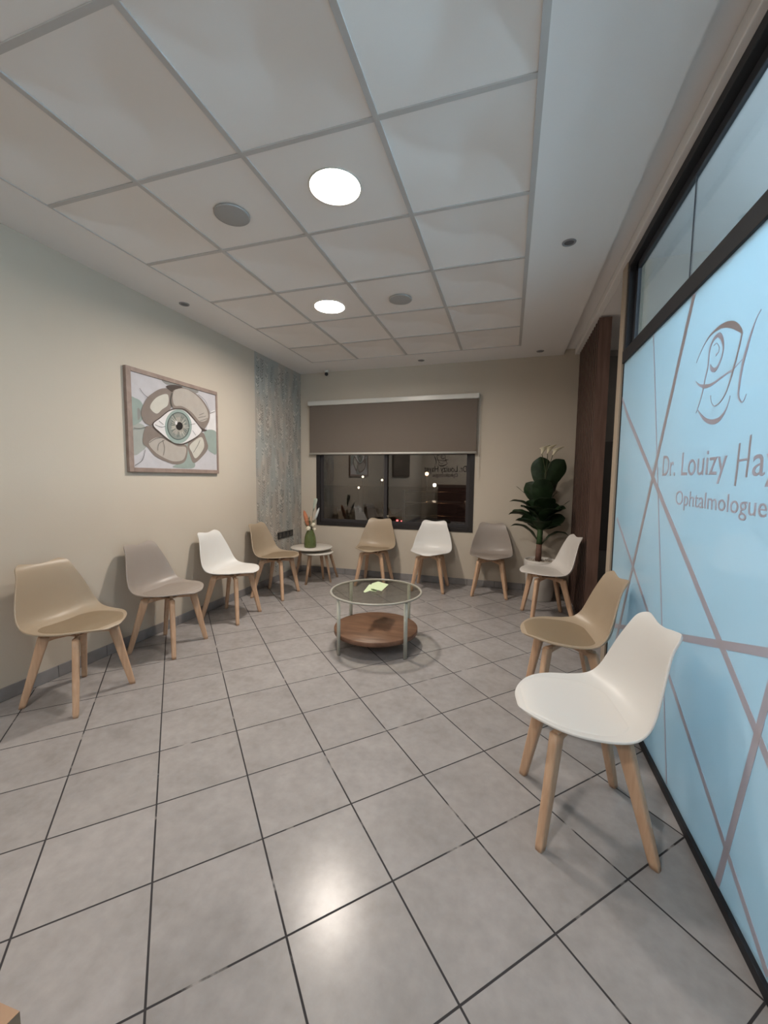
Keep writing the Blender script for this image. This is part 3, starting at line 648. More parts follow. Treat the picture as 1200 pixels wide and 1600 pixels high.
# fine painted veins and iris rays
def pl(bm, pts, w, x, mi):
    P = catmull([(p[0], p[1], 0) for p in pts], 5)
    for a, b in zip(P, P[1:]):
        d = Vector((b.x - a.x, b.y - a.y)); 
        if d.length < 1e-6: continue
        d.normalize(); n_ = Vector((-d.y, d.x)) * w / 2
        q = [(a.x + n_.x, a.y + n_.y), (b.x + n_.x, b.y + n_.y), (b.x - n_.x, b.y - n_.y), (a.x - n_.x, a.y - n_.y)]
        q = [(min(max(u, clip[0]), clip[1]), min(max(v, clip[2]), clip[3])) for u, v in q]
        bm.faces.new([bm.verts.new((x - pic.location.x, u - pcx, v - pcz)) for u, v in q]).material_index = mi
for k in range(1, 18): pl(bm, EYE['ln%d' % k], .0035 if k != 16 else .009, xb + .0078, PI_['line'])
ic = (sum(p[0] for p in EYE['pup']) / 28, sum(p[1] for p in EYE['pup']) / 28)
ry = (max(p[0] for p in EYE['ir3']) - min(p[0] for p in EYE['ir3'])) / 2; rz_ = (max(p[1] for p in EYE['ir3']) - min(p[1] for p in EYE['ir3'])) / 2
for k in range(34):
    a = 2 * PI * k / 34 + random.uniform(-.05, .05); r0, r1 = random.uniform(.36, .5), random.uniform(.75, .97)
    pl(bm, [(ic[0] + ry * r0 * math.cos(a), ic[1] + rz_ * r0 * math.sin(a)), (ic[0] + ry * r1 * math.cos(a), ic[1] + rz_ * r1 * math.sin(a))], .004, xb + .0072, PI_[random.choice(['cream', 'ringd', 'tan'])])
obj('canvas', bm, PM, pic)

# socket strip on the wallpaper
t = thing('socket_strip', 'long black wall socket plate on the wallpaper beside the small round tables', 'socket', (XL + .003, 4.57, .578))
bm = bmesh.new(); add_box(bm, 0, .010, -.185, .185, -.041, .041, .003); obj('plate', bm, BLACKP, t)
bm = bmesh.new()
for k in range(4): add_lathe(bm, [(0, .0), (.024, 0), (.026, .002), (0, .002)], 24)
bm.free(); bm = bmesh.new()
for k in range(4):
    yy = -.135 + .09 * k; add_box(bm, .0102, .013, yy - .036, yy + .036, -.032, .032, .004)
obj('socket_insert', bm, mat('socket_insert', (.035, .035, .035, 1), .25), t)

# ------------------------------------------------------------------ chairs
PROF = [(0, -.256, .441), (.012, -.249, .4485), (.035, -.228, .4545), (.08, -.188, .4575), (.18, -.100, .447), (.29, .0, .436), (.38, .088, .433), (.43, .136, .440), (.47, .170, .460),
        (.51, .190, .492), (.56, .202, .540), (.63, .212, .608), (.71, .219, .688), (.76, .226, .735), (.80, .238, .773), (.83, .254, .794), (.85, .272, .802)]
RIM = [(0, -.256, .443), (.012, -.250, .4515), (.035, -.229, .4595), (.08, -.190, .464), (.18, -.105, .461), (.28, -.020, .459), (.34, .036, .463), (.39, .078, .474), (.43, .105, .494), (.47, .126, .523),
       (.51, .140, .556), (.56, .155, .600), (.63, .174, .658), (.71, .195, .715), (.76, .210, .750), (.80, .228, .780), (.83, .248, .799), (.85, .268, .806)]
SL = .85
HWID = [(0, .200), (.10, .213), (.20, .228), (.32, .241), (.42, .243), (.50, .233), (.58, .214), (.68, .186), (.77, .162), (.85, .154)]
def tabsm(tab, s, i):
    for k in range(len(tab) - 1):
        if s <= tab[k + 1][0] or k == len(tab) - 2:
            a, b = tab[k], tab[k + 1]; p = tab[max(k - 1, 0)]; q = tab[min(k + 2, len(tab) - 1)]
            h = b[0] - a[0]; t = min(max((s - a[0]) / h, 0), 1)
            ma = (b[i] - p[i]) / (b[0] - p[0]) if k > 0 else (b[i] - a[i]) / h
            mb = (q[i] - a[i]) / (q[0] - a[0]) if k < len(tab) - 2 else (b[i] - a[i]) / h
            t2, t3 = t * t, t * t * t
            return (2 * t3 - 3 * t2 + 1) * a[i] + (t3 - 2 * t2 + t) * h * ma + (-2 * t3 + 3 * t2) * b[i] + (t3 - t2) * h * mb
def shell_pt(s, u, inset=0.0):
    # s along the centre line from the front lip to the top, u across -1..1
    full = tabsm(HWID, s, 1); w = full
    fl, tl = .23, .085
    if s < fl: w *= max(0, (1 - (1 - s / fl) ** 2.2)) ** (1 / 2.2)
    if s > SL - tl: w *= max(0, (1 - (1 - (SL - s) / tl) ** 3.0)) ** (1 / 3.0)
    # the top edge dips in the middle: slide rows down there
    k = max(0, (s - .66) / (SL - .66)); ss = s - .029 * k * k * (1 - min(1, abs(u * w) / .118) ** 2)
    ss = min(max(ss, 0), SL)
    uu = (abs(u) * w / full) ** 2.4
    def P(q):
        q = min(max(q, 0), SL); c = Vector((0, tabsm(PROF, q, 1), tabsm(PROF, q, 2))); r = Vector((0, tabsm(RIM, q, 1), tabsm(RIM, q, 2)))
        return c.lerp(r, uu)
    d = (P(ss + .004) - P(ss - .004)).normalized(); n_ = Vector((0, -d.z, d.y))
    return P(ss) + Vector((u * w, 0, 0)) + n_ * inset, n_
def srow(n, extra=True):
    return [SL * (i / n - .80 * math.sin(2 * PI * i / n) / (2 * PI)) for i in range(n + 1)]
def shell_bm():
    bm = bmesh.new(); S_ = srow(64); nu = 20; g = []
    for i, s in enumerate(S_):
        row = []
        for k in range(nu + 1):
            u = math.sin(PI / 2 * (2 * k / nu - 1)) if True else 0
            if i in (0, len(S_) - 1):
                p, n_ = shell_pt(.0006 if i == 0 else SL - .0006, u)
            else: p, n_ = shell_pt(s, u)
            row.append(bm.verts.new(p))
        g.append(row)
    for a, b in zip(g, g[1:]):
        for k in range(nu):
            bm.faces.new((a[k], a[k + 1], b[k + 1], b[k]))
    return bm
def cushion_bm():
    bm = bmesh.new(); g = []; N1, N2 = 22, 20; a0, a1 = .014, .425
    for i in range(N1 + 1):
        t = i / N1; s = a0 + (a1 - a0) * (0.5 - 0.5 * math.cos(PI * t)); row = []
        e = 2 * t - 1; te = math.sin(PI / 2 * e)
        wf = (1 - abs((s - (a0 + a1) / 2) / ((a1 - a0) / 2)) ** 3.0); wf = max(wf, 0) ** (1 / 2.6)
        for k in range(N2 + 1):
            u = math.sin(PI / 2 * (2 * k / N2 - 1))
            w = tabsm(HWID, s, 1); wrow = w * wf * .915
            fl = .23; sw = w * (max(0, (1 - (1 - s / fl) ** 2.2)) ** (1 / 2.2) if s < fl else 1)
            wrow = min(wrow, sw - .010) if sw > .012 else sw * .2
            uu = u * wrow / max(sw, 1e-4)
            rim = min(1, (1 - abs(u)) * 7, (s - a0) / .020, (a1 - s) / .022); rim = max(rim, 0)
            p, n_ = shell_pt(s, uu, .0006 + .010 * math.sin(PI / 2 * rim) + .006 * (1 - u * u) * max(0, math.sin(PI * (s - a0) / (a1 - a0))))
            row.append(bm.verts.new(p))
        g.append(row)
    for a, b in zip(g, g[1:]):
        for k in range(N2): bm.faces.new((a[k], a[k + 1], b[k + 1], b[k]))
    bmesh.ops.remove_doubles(bm, verts=bm.verts[:], dist=.0002)
    return bm
def chair_leg(sx, sy):
    bm = bmesh.new()
    top = Vector((sx * .118, sy * .112 - .02, .405 if sy < 0 else .402)); bot = Vector((sx * .188, sy * .188, .0))
    ax = Vector((sx, sy, 0)).normalized(); tg = Vector((-ax.y, ax.x, 0))
    secs = []
    for t, a, b in ((0, .029, .0175), (.10, .028, .0175), (.28, .025, .0175), (.6, .0215, .0165), (.95, .0175, .0150), (1.0, .0155, .0135)):
        c = top.lerp(bot, t); secs.append((c, tuple(ax * a), tuple(tg * b)))
    rounded_loft(bm, secs); return bm
def chair_frame():
    bm = bmesh.new()
    for sx, sy in ((-1, -1), (1, -1), (-1, 1), (1, 1)):
        a = Vector((sx * .128, sy * .122 - .02, .388)); b = Vector((0, -.02, .400))
        ax = (a - b).normalized(); tg = Vector((-ax.y, ax.x, 0)).normalized(); up = Vector((0, 0, 1))
        rounded_loft(bm, [(a, tuple(up * .026), tuple(tg * .013)), (a.lerp(b, .35), tuple(up * .016), tuple(tg * .013)), (b, tuple(up * .013), tuple(tg * .013))])
    add_box(bm, -.085, .085, -.105, .065, .402, .412, .003)
    for sx, sy in ((-1, -1), (1, -1), (-1, 1), (1, 1)):
        add_tube(bm, [(sx * .07, sy * .07 - .02, .405), (sx * .07, sy * .07 - .02, .440)], .012, 10)
    return bm
CHCOL = {
    'beige': ((0.360, 0.285, 0.205, 1), (0.245, 0.185, 0.120, 1)),
    'grey': ((0.300, 0.260, 0.232, 1), (0.275, 0.235, 0.205, 1)),
    'white': ((0.66, 0.65, 0.63, 1), (0.68, 0.665, 0.64, 1)),
    'pale grey': ((0.62, 0.59, 0.56, 1), (0.56, 0.53, 0.49, 1))}
protos = {}
def make_chair(kind, loc, rz, label, grp):
    t = thing('tub_chair', label, 'chair', loc, rz, grp)
    c1, c2 = CHCOL[kind]
    if kind not in protos:
        ms = mat('shell_' + kind.replace(' ', '_'), c1, .38, spec=.45)
        mc = mat('cushion_' + kind.replace(' ', '_'), c2, .5 if kind != 'beige' else .55, spec=.4, bump=.10, bscale=420)
        s = obj('seat_shell', shell_bm(), ms, t, True)
        so = s.modifiers.new('thickness', 'SOLIDIFY'); so.thickness = .0085; so.offset = 1.0
        bv = s.modifiers.new('soft', 'SUBSURF'); bv.levels = 1; bv.render_levels = 1
        c = obj('seat_cushion', cushion_bm(), mc, t, True)
        sf = c.modifiers.new('soft', 'SUBSURF'); sf.levels = 1; sf.render_levels = 1
        for sx, sy in ((-1, -1), (1, -1), (-1, 1), (1, 1)): obj('leg', chair_leg(sx, sy), BEECH, t, True)
        obj('leg_frame', chair_frame(), BEECH, t)
    protos[kind] = t
    return t
CH = [
    ('beige', -2.425, 1.662, 95, 'beige tub chair with darker tan cushion, nearest the camera along the left wall', 'chairs along the left wall'),
    ('grey', -2.488, 2.385, 97, 'greige tub chair under the eye painting, between the beige and the white chair', 'chairs along the left wall'),
    ('white', -2.475, 3.105, 94, 'white tub chair on wooden legs, third along the left wall', 'chairs along the left wall'),
    ('beige', -2.475, 3.860, 93, 'beige tub chair in front of the leaf wallpaper beside the round side tables', 'chairs along the left wall'),
    ('beige', -1.580, 4.690, 1, 'beige tub chair under the window, leftmost on the far wall', 'chairs along the far wall'),
    ('white', -.872, 4.700, 0, 'white tub chair on the far wall, middle of the three under the window', 'chairs along the far wall'),
    ('grey', -.172, 4.720, 0, 'greige tub chair on the far wall, left of the potted plant', 'chairs along the far wall'),
    ('pale grey', .392, 4.060, -79, 'pale tub chair in front of the white plant pot and slatted screen', 'chairs along the right side'),
    ('beige', .358, 2.435, -85, 'beige tub chair on the right, partly hidden behind the large white chair', 'chairs along the right side'),
    ('white', .318, 1.652, -83, 'large white tub chair in the right foreground beside the frosted glass', 'chairs along the right side')]
for kind, x, y, deg, lab, grp in CH:
    if kind in protos: copy_tree(protos[kind], (x, y, 0), math.radians(deg), lab, grp)
    else: make_chair(kind, (x, y, 0), math.radians(deg), lab, grp)

# ------------------------------------------------------------------ coffee table
TX, TY = -.975, 2.945
ct = thing('coffee_table', 'round coffee table with tinted glass top, pale metal legs and a walnut lower shelf', 'table', (TX, TY, 0))
R = .362
bm = bmesh.new(); add_lathe(bm, [(R - .014, .428), (R, .428), (R + .003, .434), (R, .441), (R - .014, .441), (R - .014, .428)], 72); obj('top_rim', bm, RIMM, ct)
bm = bmesh.new(); add_lathe(bm, [(0, .436), (R - .0145, .436)], 72); add_lathe(bm, [(R - .0145, .4405), (0, .4405)], 72); obj('glass_top', bm, GLASS_T, ct)
for k in range(4):
    a = math.radians(-125.5 + 93 * (k % 2) + (180 if k > 1 else 0))
    bm = bmesh.new(); rr = R - .018; c, s = math.cos(a), math.sin(a)
    ax = Vector((c, s, 0)); tg = Vector((-s, c, 0)); p = ax * rr
    rounded_loft(bm, [(p + Vector((0, 0, z)), tuple(ax * .010), tuple(tg * .014)) for z in (0.003, .43)])
    obj('leg', bm, CREAM_METAL, ct)
    bm = bmesh.new(); rounded_loft(bm, [(p + Vector((0, 0, z)), tuple(ax * .0095), tuple(tg * .0135)) for z in (0.0, .0029)]); obj('foot_pad', bm, BLACKP, ct)
bm = bmesh.new(); rs = R - .030
add_lathe(bm, [(0, .112), (rs - .01, .112), (rs, .115), (rs, .145), (rs - .004, .149), (0, .149)], 72); obj('lower_shelf', bm, WALNUT, ct)
bm = bmesh.new()
for a0 in (-125.5, -32.5):
    a = math.radians(a0); v = Vector((math.cos(a), math.sin(a), 0)) * (R - .03)
    add_tube(bm, [v + Vector((0, 0, .106)), -v + Vector((0, 0, .106))], .0055, 8)
obj('shelf_support', bm, CREAM_METAL, ct)

# green leaflets on the glass
GREENP = mat('pale_green_paper', (0.50, 0.60, 0.38, 1), .6)
t = thing('paper_booklet', 'pale green folded paper booklet lying on the glass coffee table', 'booklet', (-.985, 3.05, .4415))
def sheet(pts, z, th=.0012):
    P = [Vector((x + .985, y - 3.05, z + dz)) for x, y, dz in pts]; bm = bmesh.new()
    lo = [bm.verts.new(p) for p in P]; hi = [bm.verts.new(p + Vector((0, 0, th))) for p in P]
    for tri in tessellate_polygon([P]):
        bm.faces.new([lo[i] for i in tri]); bm.faces.new([hi[i] for i in tri])
    for i in range(len(P)): bm.faces.new((lo[i], lo[(i + 1) % len(P)], hi[(i + 1) % len(P)], hi[i]))
    return bm
obj('lower_page', sheet([(-1.080, 3.076, 0), (-1.052, 2.861, 0), (-1.034, 2.842, 0), (-1.014, 2.905, 0), (-.958, 2.895, 0), (-.985, 3.105, 0)], .4419 - .4415), GREENP, t)
obj('upper_page', sheet([(-1.032, 3.170, .004), (-.925, 3.118, .001), (-.912, 2.885, .009), (-.985, 2.905, .014), (-1.012, 2.925, .010), (-1.062, 3.090, .004)], .003), GREENP, t)
# ------------------------------------------------------------------ nested side tables
TOPM = mat('table_top_white', (0.60, 0.565, 0.51, 1), .4)
def side_table(cx, cy, r, h, feet, label):
    t = thing('side_table', label, 'side table', (cx, cy, 0), 0, 'nested round side tables')
    bm = bmesh.new(); add_lathe(bm, [(0, h - .018), (r - .012, h - .018), (r - .002, h - .010), (r, h - .003), (r - .003, h), (0, h)], 64); obj('table_top', bm, TOPM, t)
    for fx, fy_ in feet:
        p = Vector((fx - cx, fy_ - cy, 0)); q = p * .62; bm = bmesh.new(); ax = p.normalized(); tg = Vector((-ax.y, ax.x, 0))
        rounded_loft(bm, [(q + Vector((0, 0, h - .0185)), tuple(ax * .019), tuple(tg * .019)), (q.lerp(p, .3) + Vector((0, 0, (h - .0185) * .7)), tuple(ax * .0175), tuple(tg * .0175)), (p, tuple(ax * .0115), tuple(tg * .0115))])
        obj('leg', bm, BEECH, t)
    bm = bmesh.new()
    for fx, fy_ in feet:
        p = Vector((fx - cx, fy_ - cy, 0)) * .62; add_tube(bm, [(0, 0, h - .030), (p.x, p.y, h - .030)], .010, 8)
    obj('apron', bm, BEECH, t)
side_table(-2.355, 4.50, .262, .452, [(-2.600, 4.520), (-2.50, 4.720), (-2.15, 4.830)], 'taller white round side table with wooden legs, holding the green vase')
side_table(-2.262, 4.470, .200, .398, [(-2.355, 4.335), (-2.115, 4.545), (-2.275, 4.665)], 'lower white round side table with wooden legs, tucked under the taller one')

# vase and flowers
def vase_mat():
    M = bpy.data.materials.new('green_glass'); M.use_nodes = True
    b = M.node_tree.nodes['Principled BSDF']; b.inputs['Base Color'].default_value = (0.34, 0.42, 0.17, 1); b.inputs['Roughness'].default_value = .12
    b.inputs['Transmission Weight'].default_value = .8; b.inputs['IOR'].default_value = 1.45; return M
VX, VY, VZ = -2.345, 4.44, .4525
v = thing('vase', 'ribbed green glass vase standing on the taller round side table', 'vase', (VX, VY, VZ))
bm = bmesh.new(); n = 48; rings = []
for r, z in [(rr_ * 1.12, zz_) for rr_, zz_ in [(.0, .0), (.058, .0), (.064, .006), (.066, .03), (.064, .08), (.058, .13), (.047, .175), (.038, .20), (.036, .212), (.038, .222), (.034, .222), (.032, .21), (.042, .17), (.056, .08), (.056, .012), (0, .010)]]:
    if r == 0: rings.append([bm.verts.new((0, 0, z))]); continue
    rings.append([bm.verts.new(((r + (.0022 * math.cos(12 * 2 * PI * i / n) if .02 < z < .19 else 0)) * math.cos(2 * PI * i / n), (r + (.0022 * math.cos(12 * 2 * PI * i / n) if .02 < z < .19 else 0)) * math.sin(2 * PI * i / n), z)) for i in range(n)])
for a, b in zip(rings, rings[1:]):
    for i in range(n):
        j = (i + 1) % n
        if len(a) == 1: bm.faces.new((a[0], b[i], b[j]))
        elif len(b) == 1: bm.faces.new((a[i], a[j], b[0]))
        else: bm.faces.new((a[i], a[j], b[j], b[i]))
obj('vase_body', bm, vase_mat(), v, True)
ORM = mat('orange_plume', (0.42, 0.16, 0.08, 1), .8, noise=.2, nscale=60); PAM = mat('pale_plume', (0.50, 0.53, 0.52, 1), .8, noise=.1, nscale=60)
SAG = mat('sage_leaf', (0.34, 0.38, 0.32, 1), .7); WHF = mat('cream_flower', (0.68, 0.63, 0.50, 1), .7); TAN = mat('dried_tan', (0.42, 0.31, 0.22, 1), .8)
def world_at(px_, py_, Y):   # direction helper used only to keep the bouquet proportions
    return None
def plume(tip, base, r, name, m_, label, cat='flower', grp='dried flowers in the green vase', brist=60):
    # feathery head at the end of a stem that stands in the vase
    t = thing(name, label, cat, (VX, VY, VZ + .02), 0, grp)
    o0 = Vector((random.uniform(-.008, .008), random.uniform(-.008, .008), 0)); neck = Vector((o0.x * .6 + base.x * .12, o0.y + base.y * .12, .19))
    bm = bmesh.new(); add_tube(bm, catmull([o0, neck, base], 6), .0018, 6); obj('stem', bm, STEMM, t)
    bm = bmesh.new(); d = (tip - base); L_ = d.length; dn_ = d.normalized()
    add_tube(bm, [base + d * q for q in (0, .15, .4, .7, .9, 1.0)], [r * .25, r * .62, r * .8, r * .72, r * .45, r * .1], 10)
    for k in range(brist):
        q = random.uniform(.02, .95); a = random.uniform(0, 2 * PI); s1 = dn_.cross(Vector((0, 1, .3))).normalized(); s2 = dn_.cross(s1)
        rad = (s1 * math.cos(a) + s2 * math.sin(a)); p = base + d * q; e = p + rad * r * random.uniform(.9, 1.25) + dn_ * L_ * .14
        w = s2 * .0025
        f = bm.faces.new([bm.verts.new(p - w), bm.verts.new(p + w), bm.verts.new(e)])
    obj('plume', bm, m_, t)
    return t
plume(Vector((-.085, 0, .44)), Vector((-.022, 0, .235)), .034, 'dried_plume', ORM, 'orange dried plume leaning left in the green vase')
plume(Vector((.125, 0, .48)), Vector((.065, 0, .33)), .020, 'dried_plume', PAM, 'pale grey white plume leaning right in the green vase', brist=40)
plume(Vector((.010, .01, .375)), Vector((.012, .0, .27)), .018, 'dried_plume', TAN, 'small tan dried head in the middle of the green vase', brist=30)
t = thing('dried_leaf', 'tall pale sage leaf blade standing at the back of the green vase', 'leaf', (VX, VY, VZ + .02), 0, 'dried flowers in the green vase')
bm = bmesh.new(); add_tube(bm, catmull([(0.004, .006, 0), (.006, .012, .19), (.018, .03, .38), (.026, .04, .47)], 5), .0018, 6); obj('stem', bm, STEMM, t)
bm = bmesh.new(); ln_ = [(.022, .038, .43, .004), (.032, .042, .47, .014), (.043, .045, .52, .024), (.052, .047, .570, .026), (.054, .048, .592, .020)]
a = [(bm.verts.new((x - w, y, z)), bm.verts.new((x, y + .006, z)), bm.verts.new((x + w, y, z))) for x, y, z, w in ln_]
for p, q in zip(a, a[1:]):
    bm.faces.new((p[0], p[1], q[1], q[0])); bm.faces.new((p[1], p[2], q[2], q[1]))
o = obj('leaf_blade', bm, SAG, t, True); sm = o.modifiers.new('t', 'SOLIDIFY'); sm.thickness = .0015
def rose(dx, dy, dz, r, label):
    t = thing('cream_flower', label, 'flower', (VX, VY, VZ + .02), 0, 'cream blooms in the green vase')
    bm = bmesh.new(); add_tube(bm, catmull([(dx * .15, dy * .15, .05), (dx * .3, dy * .3, .185), (dx, dy, dz - r * .5)], 5), .0016, 6); obj('stem', bm, STEMM, t)
    bm = bmesh.new(); c = Vector((dx, dy, dz))
    bmesh.ops.create_icosphere(bm, subdivisions=2, radius=r * .72, matrix=Matrix.Translation(c))
    for k in range(16):   # overlapping petals
        th = k * 2.399; ph = math.acos(1 - 1.7 * (k + .5) / 16); d = Vector((math.sin(ph) * math.cos(th), math.sin(ph) * math.sin(th) , math.cos(ph)))
        s1 = d.cross(Vector((0, 0, 1.01))).normalized(); s2 = d.cross(s1).normalized(); p = c + d * r * .78
        vs = [bm.verts.new(p + s1 * r * .48 * math.cos(a) + s2 * r * .48 * math.sin(a) + d * r * .18 * (.5 - .5 * math.cos(a))) for a in [2 * PI * q / 8 for q in range(8)]]
        bm.faces.new(vs)
    obj('bloom', bm, WHF, t)
rose(-.004, -.045, .222, .030, 'cream round flower at the front rim of the green vase')
rose(.052, -.020, .268, .026, 'cream round flower right of centre above the green vase')
rose(.066, -.010, .212, .018, 'small white flower hanging at the right rim of the green vase')
# thin grass sprigs, too fine to count
bm = bmesh.new()
for k in range(46):
    a = random.uniform(0, 2 * PI); sp = random.uniform(.03, .09); h = random.uniform(.22, .36)
    add_tube(bm, catmull([(0, 0, .02), (.02 * math.cos(a), .02 * math.sin(a), .19), (sp * math.cos(a), sp * math.sin(a) * .6, h)], 3), .0011, 4)
    for j in range(3):
        q = random.uniform(.6, 1.0); p = Vector((sp * q * math.cos(a), sp * q * math.sin(a) * .6, .19 + (h - .19) * q)); w = Vector((random.uniform(-.012, .012), random.uniform(-.01, .01), random.uniform(.004, .018)))
        bm.faces.new([bm.verts.new(p), bm.verts.new(p + w + Vector((.003, 0, 0))), bm.verts.new(p + w * 1.6), bm.verts.new(p + w - Vector((.003, 0, 0)))])
o = obj('foliage_sprigs', bm, mat('olive_sprig', (0.10, 0.10, 0.045, 1), .8), None); o.location = (VX, VY, VZ + .02)
tag(o, 'fine olive grass and leaf sprigs filling the neck of the green vase', 'foliage'); o['kind'] = 'stuff'

# ------------------------------------------------------------------ potted plant
PX, PY = .365, 4.700
p_ = thing('plant_pot', 'white ribbed-rim plant pot with gravel, in the right corner of the far wall', 'plant pot', (PX, PY, 0))
bm = bmesh.new(); add_lathe(bm, [(0, .0), (.132, .0), (.138, .006), (.158, .30), (.160, .345), (.170, .352), (.173, .372), (.173, .430), (.168, .445), (.160, .446), (.155, .435), (.153, .40), (0, .40)], 64); obj('pot_body', bm, POTM, p_)
bm = bmesh.new(); add_lathe(bm, [(0, .418), (.10, .420), (.1525, .414)], 48); random.seed(3)
for k in range(150):
    r = .145 * math.sqrt(random.random()); a = random.uniform(0, 2 * PI); s = random.uniform(.005, .011)
    bmesh.ops.create_icosphere(bm, subdivisions=1, radius=s, matrix=Matrix.Translation((r * math.cos(a), r * math.sin(a), .419 + s * .3)))
o = obj('gravel', bm, GRAVEL, p_); o['kind'] = 'stuff'
pl_ = thing('rubber_plant', 'tall plant with broad dark green leaves, topped by three calla lilies', 'plant', (PX - .025, PY, .4200))
bm = bmesh.new(); add_tube(bm, [(.0, 0, 0), (.001, 0, .08), (.004, 0, .20)], [.033, .031, .029], 16); obj('lower_stem', bm, TRUNK1, pl_, True)
bm = bmesh.new(); add_tube(bm, [(.004, 0, .198), (.006, 0, .30), (.010, 0, .42), (.012, 0, .60), (.02, 0, .85)], [.032, .030, .027, .020, .010], 16); obj('upper_stem', bm, TRUNK2, pl_, True)
def leaf(z0, az, el, ln, wd_, droop, roll=0.0, peak=.55, x0=.012, cup=.18):
    # broad leaf: spine leaves the stem at azimuth az (deg, 0 = +x, -90 = towards the viewer), elevation el, and droops
    az, el, droop, roll = [math.radians(a) for a in (az, el, droop, roll)]
    bm = bmesh.new(); n = 14; p = Vector((x0, 0, z0)); rows = []; d0 = Vector((math.cos(az), math.sin(az), 0))
    for i in range(n + 1):
        t = i / n; e = el - droop * t * t; d = d0 * math.cos(e) + Vector((0, 0, 1)) * math.sin(e)
        side = Vector((-math.sin(az), math.cos(az), 0)); up = d.cross(side).normalized()
        s2 = side * math.cos(roll) + up * math.sin(roll); u2 = up * math.cos(roll) - side * math.sin(roll)
        if t < .10: w = .006
        else:
            q = (t - .10) / .90; pk = peak
            w = wd_ * (math.sin(PI / 2 * min(q / pk, 1)) ** .8 if q < pk else max(0, 1 - ((q - pk) / (1 - pk)) ** 2.4) ** .62)
            w = max(w, .002)
        row = []
        for k in range(-4, 5):
            f = k / 4; c = p + s2 * w * f - u2 * (cup * w * abs(f) ** 1.4 * -1) + u2 * .004 * math.sin(t * 26 + k) * (1 if abs(f) > .6 else 0)
            row.append(bm.verts.new(c))
        rows.append(row); p = p + d * ln / n
    for a, b in zip(rows, rows[1:]):
        for k in range(8): bm.faces.new((a[k], a[k + 1], b[k + 1], b[k]))
    o = obj('leaf', bm, LEAFM, pl_, True); so = o.modifiers.new('t', 'SOLIDIFY'); so.thickness = .002
    o.modifiers.new('s', 'SUBSURF').levels = 1
    return o
LV = [ # z0, az, el, length, half width, droop, roll, peak
 (.72, 196, 88, .44, .112, 10, 84, .66), (.72, 8, 66, .46, .108, 12, -78, .70), (.52, -95, 72, .46, .110, 34, 0, .58),
 (.60, 175, 40, .36, .016, 0, 0, .6), (.56, 178, 68, .36, .095, 24, 70, .66), (.50, 182, 46, .40, .042, 70, 20, .5), (.45, 188, 34, .34, .040, 50, -20, .5),
 (.38, 180, 44, .40, .055, 78, 25, .5), (.36, 190, 34, .30, .055, 50, 30, .5), (.46, -12, 38, .36, .020, -4, 0, .6), (.56, 25, 68, .40, .095, 18, -60, .6),
 (.40, -60, 54, .36, .11, 60, 0, .58), (.42, -125, 54, .36, .11, 60, 0, .58), (.18, 178, 60, .42, .055, 95, 20, .45), (.32, 180, 56, .28, .075, 60, 50, .5),
 (.34, 5, 44, .30, .085, 40, 45, .5), (.16, 0, 60, .38, .036, 118, 10, .45), (.44, -82, 62, .38, .115, 45, 0, .58), (.42, -20, 50, .32, .10, 45, 20, .58),
 (.42, -155, 52, .32, .10, 45, -10, .58), (.33, -85, 50, .26, .10, 55, 0, .58), (.40, 10, 60, .30, .10, 30, -50, .6), (.42, 175, 66, .30, .09, 30, 50, .6),
 (.62, 90, 60, .36, .085, 30, 0, .6), (.40, 60, 45, .30, .08, 60, 0, .6), (.40, 120, 45, .30, .08, 60, 0, .6), (.50, 40, 60, .34, .09, 30, -30, .6), (.34, -30, 30, .24, .06, 30, 10, .55)]
for L_ in LV: leaf(L_[0], L_[1], L_[2], L_[3], L_[4], L_[5], L_[6], L_[7])

for (tx, tz, bend) in ((-.012, 1.245, -.01), (.045, 1.250, .0), (.100, 1.235, .03)):
    bm = bmesh.new(); pts = catmull([(.03, .0, .80), (.035 + bend * .3, -.005, .98), (tx * .6 + .02, -.008, 1.10), (tx, -.01, tz - .055)], 6); add_tube(bm, pts, .0032, 8)
    st = obj('flower_stem', bm, STEMM, pl_, True)
    bm = bmesh.new(); n = 18; rings = []
    lean = Vector((.35 + bend * 8, -.25, 1)).normalized(); b0 = Vector((tx, -.01, tz - .06))
    for q, r in ((0, .004), (.18, .009), (.4, .014), (.62, .021), (.82, .031), (.95, .040), (1.0, .045)):
        ring = []
        for i in range(n):
            a = 2 * PI * i / n; rr = r * (1 + .25 * max(0, math.cos(a)) * q)
            lz = q * .085 + .018 * q ** 3 * math.cos(a)
            ring.append(bm.verts.new(b0 + lean * lz + Vector((rr * math.cos(a), rr * math.sin(a) * .8, 0)) ))
        rings.append(ring)
    for a, b in zip(rings, rings[1:]):
        for i in range(n): bm.faces.new((a[i], a[(i + 1) % n], b[(i + 1) % n], b[i]))
    fl = obj('calla_bloom', bm, CALLA, pl_, True); so = fl.modifiers.new('t', 'SOLIDIFY'); so.thickness = .002

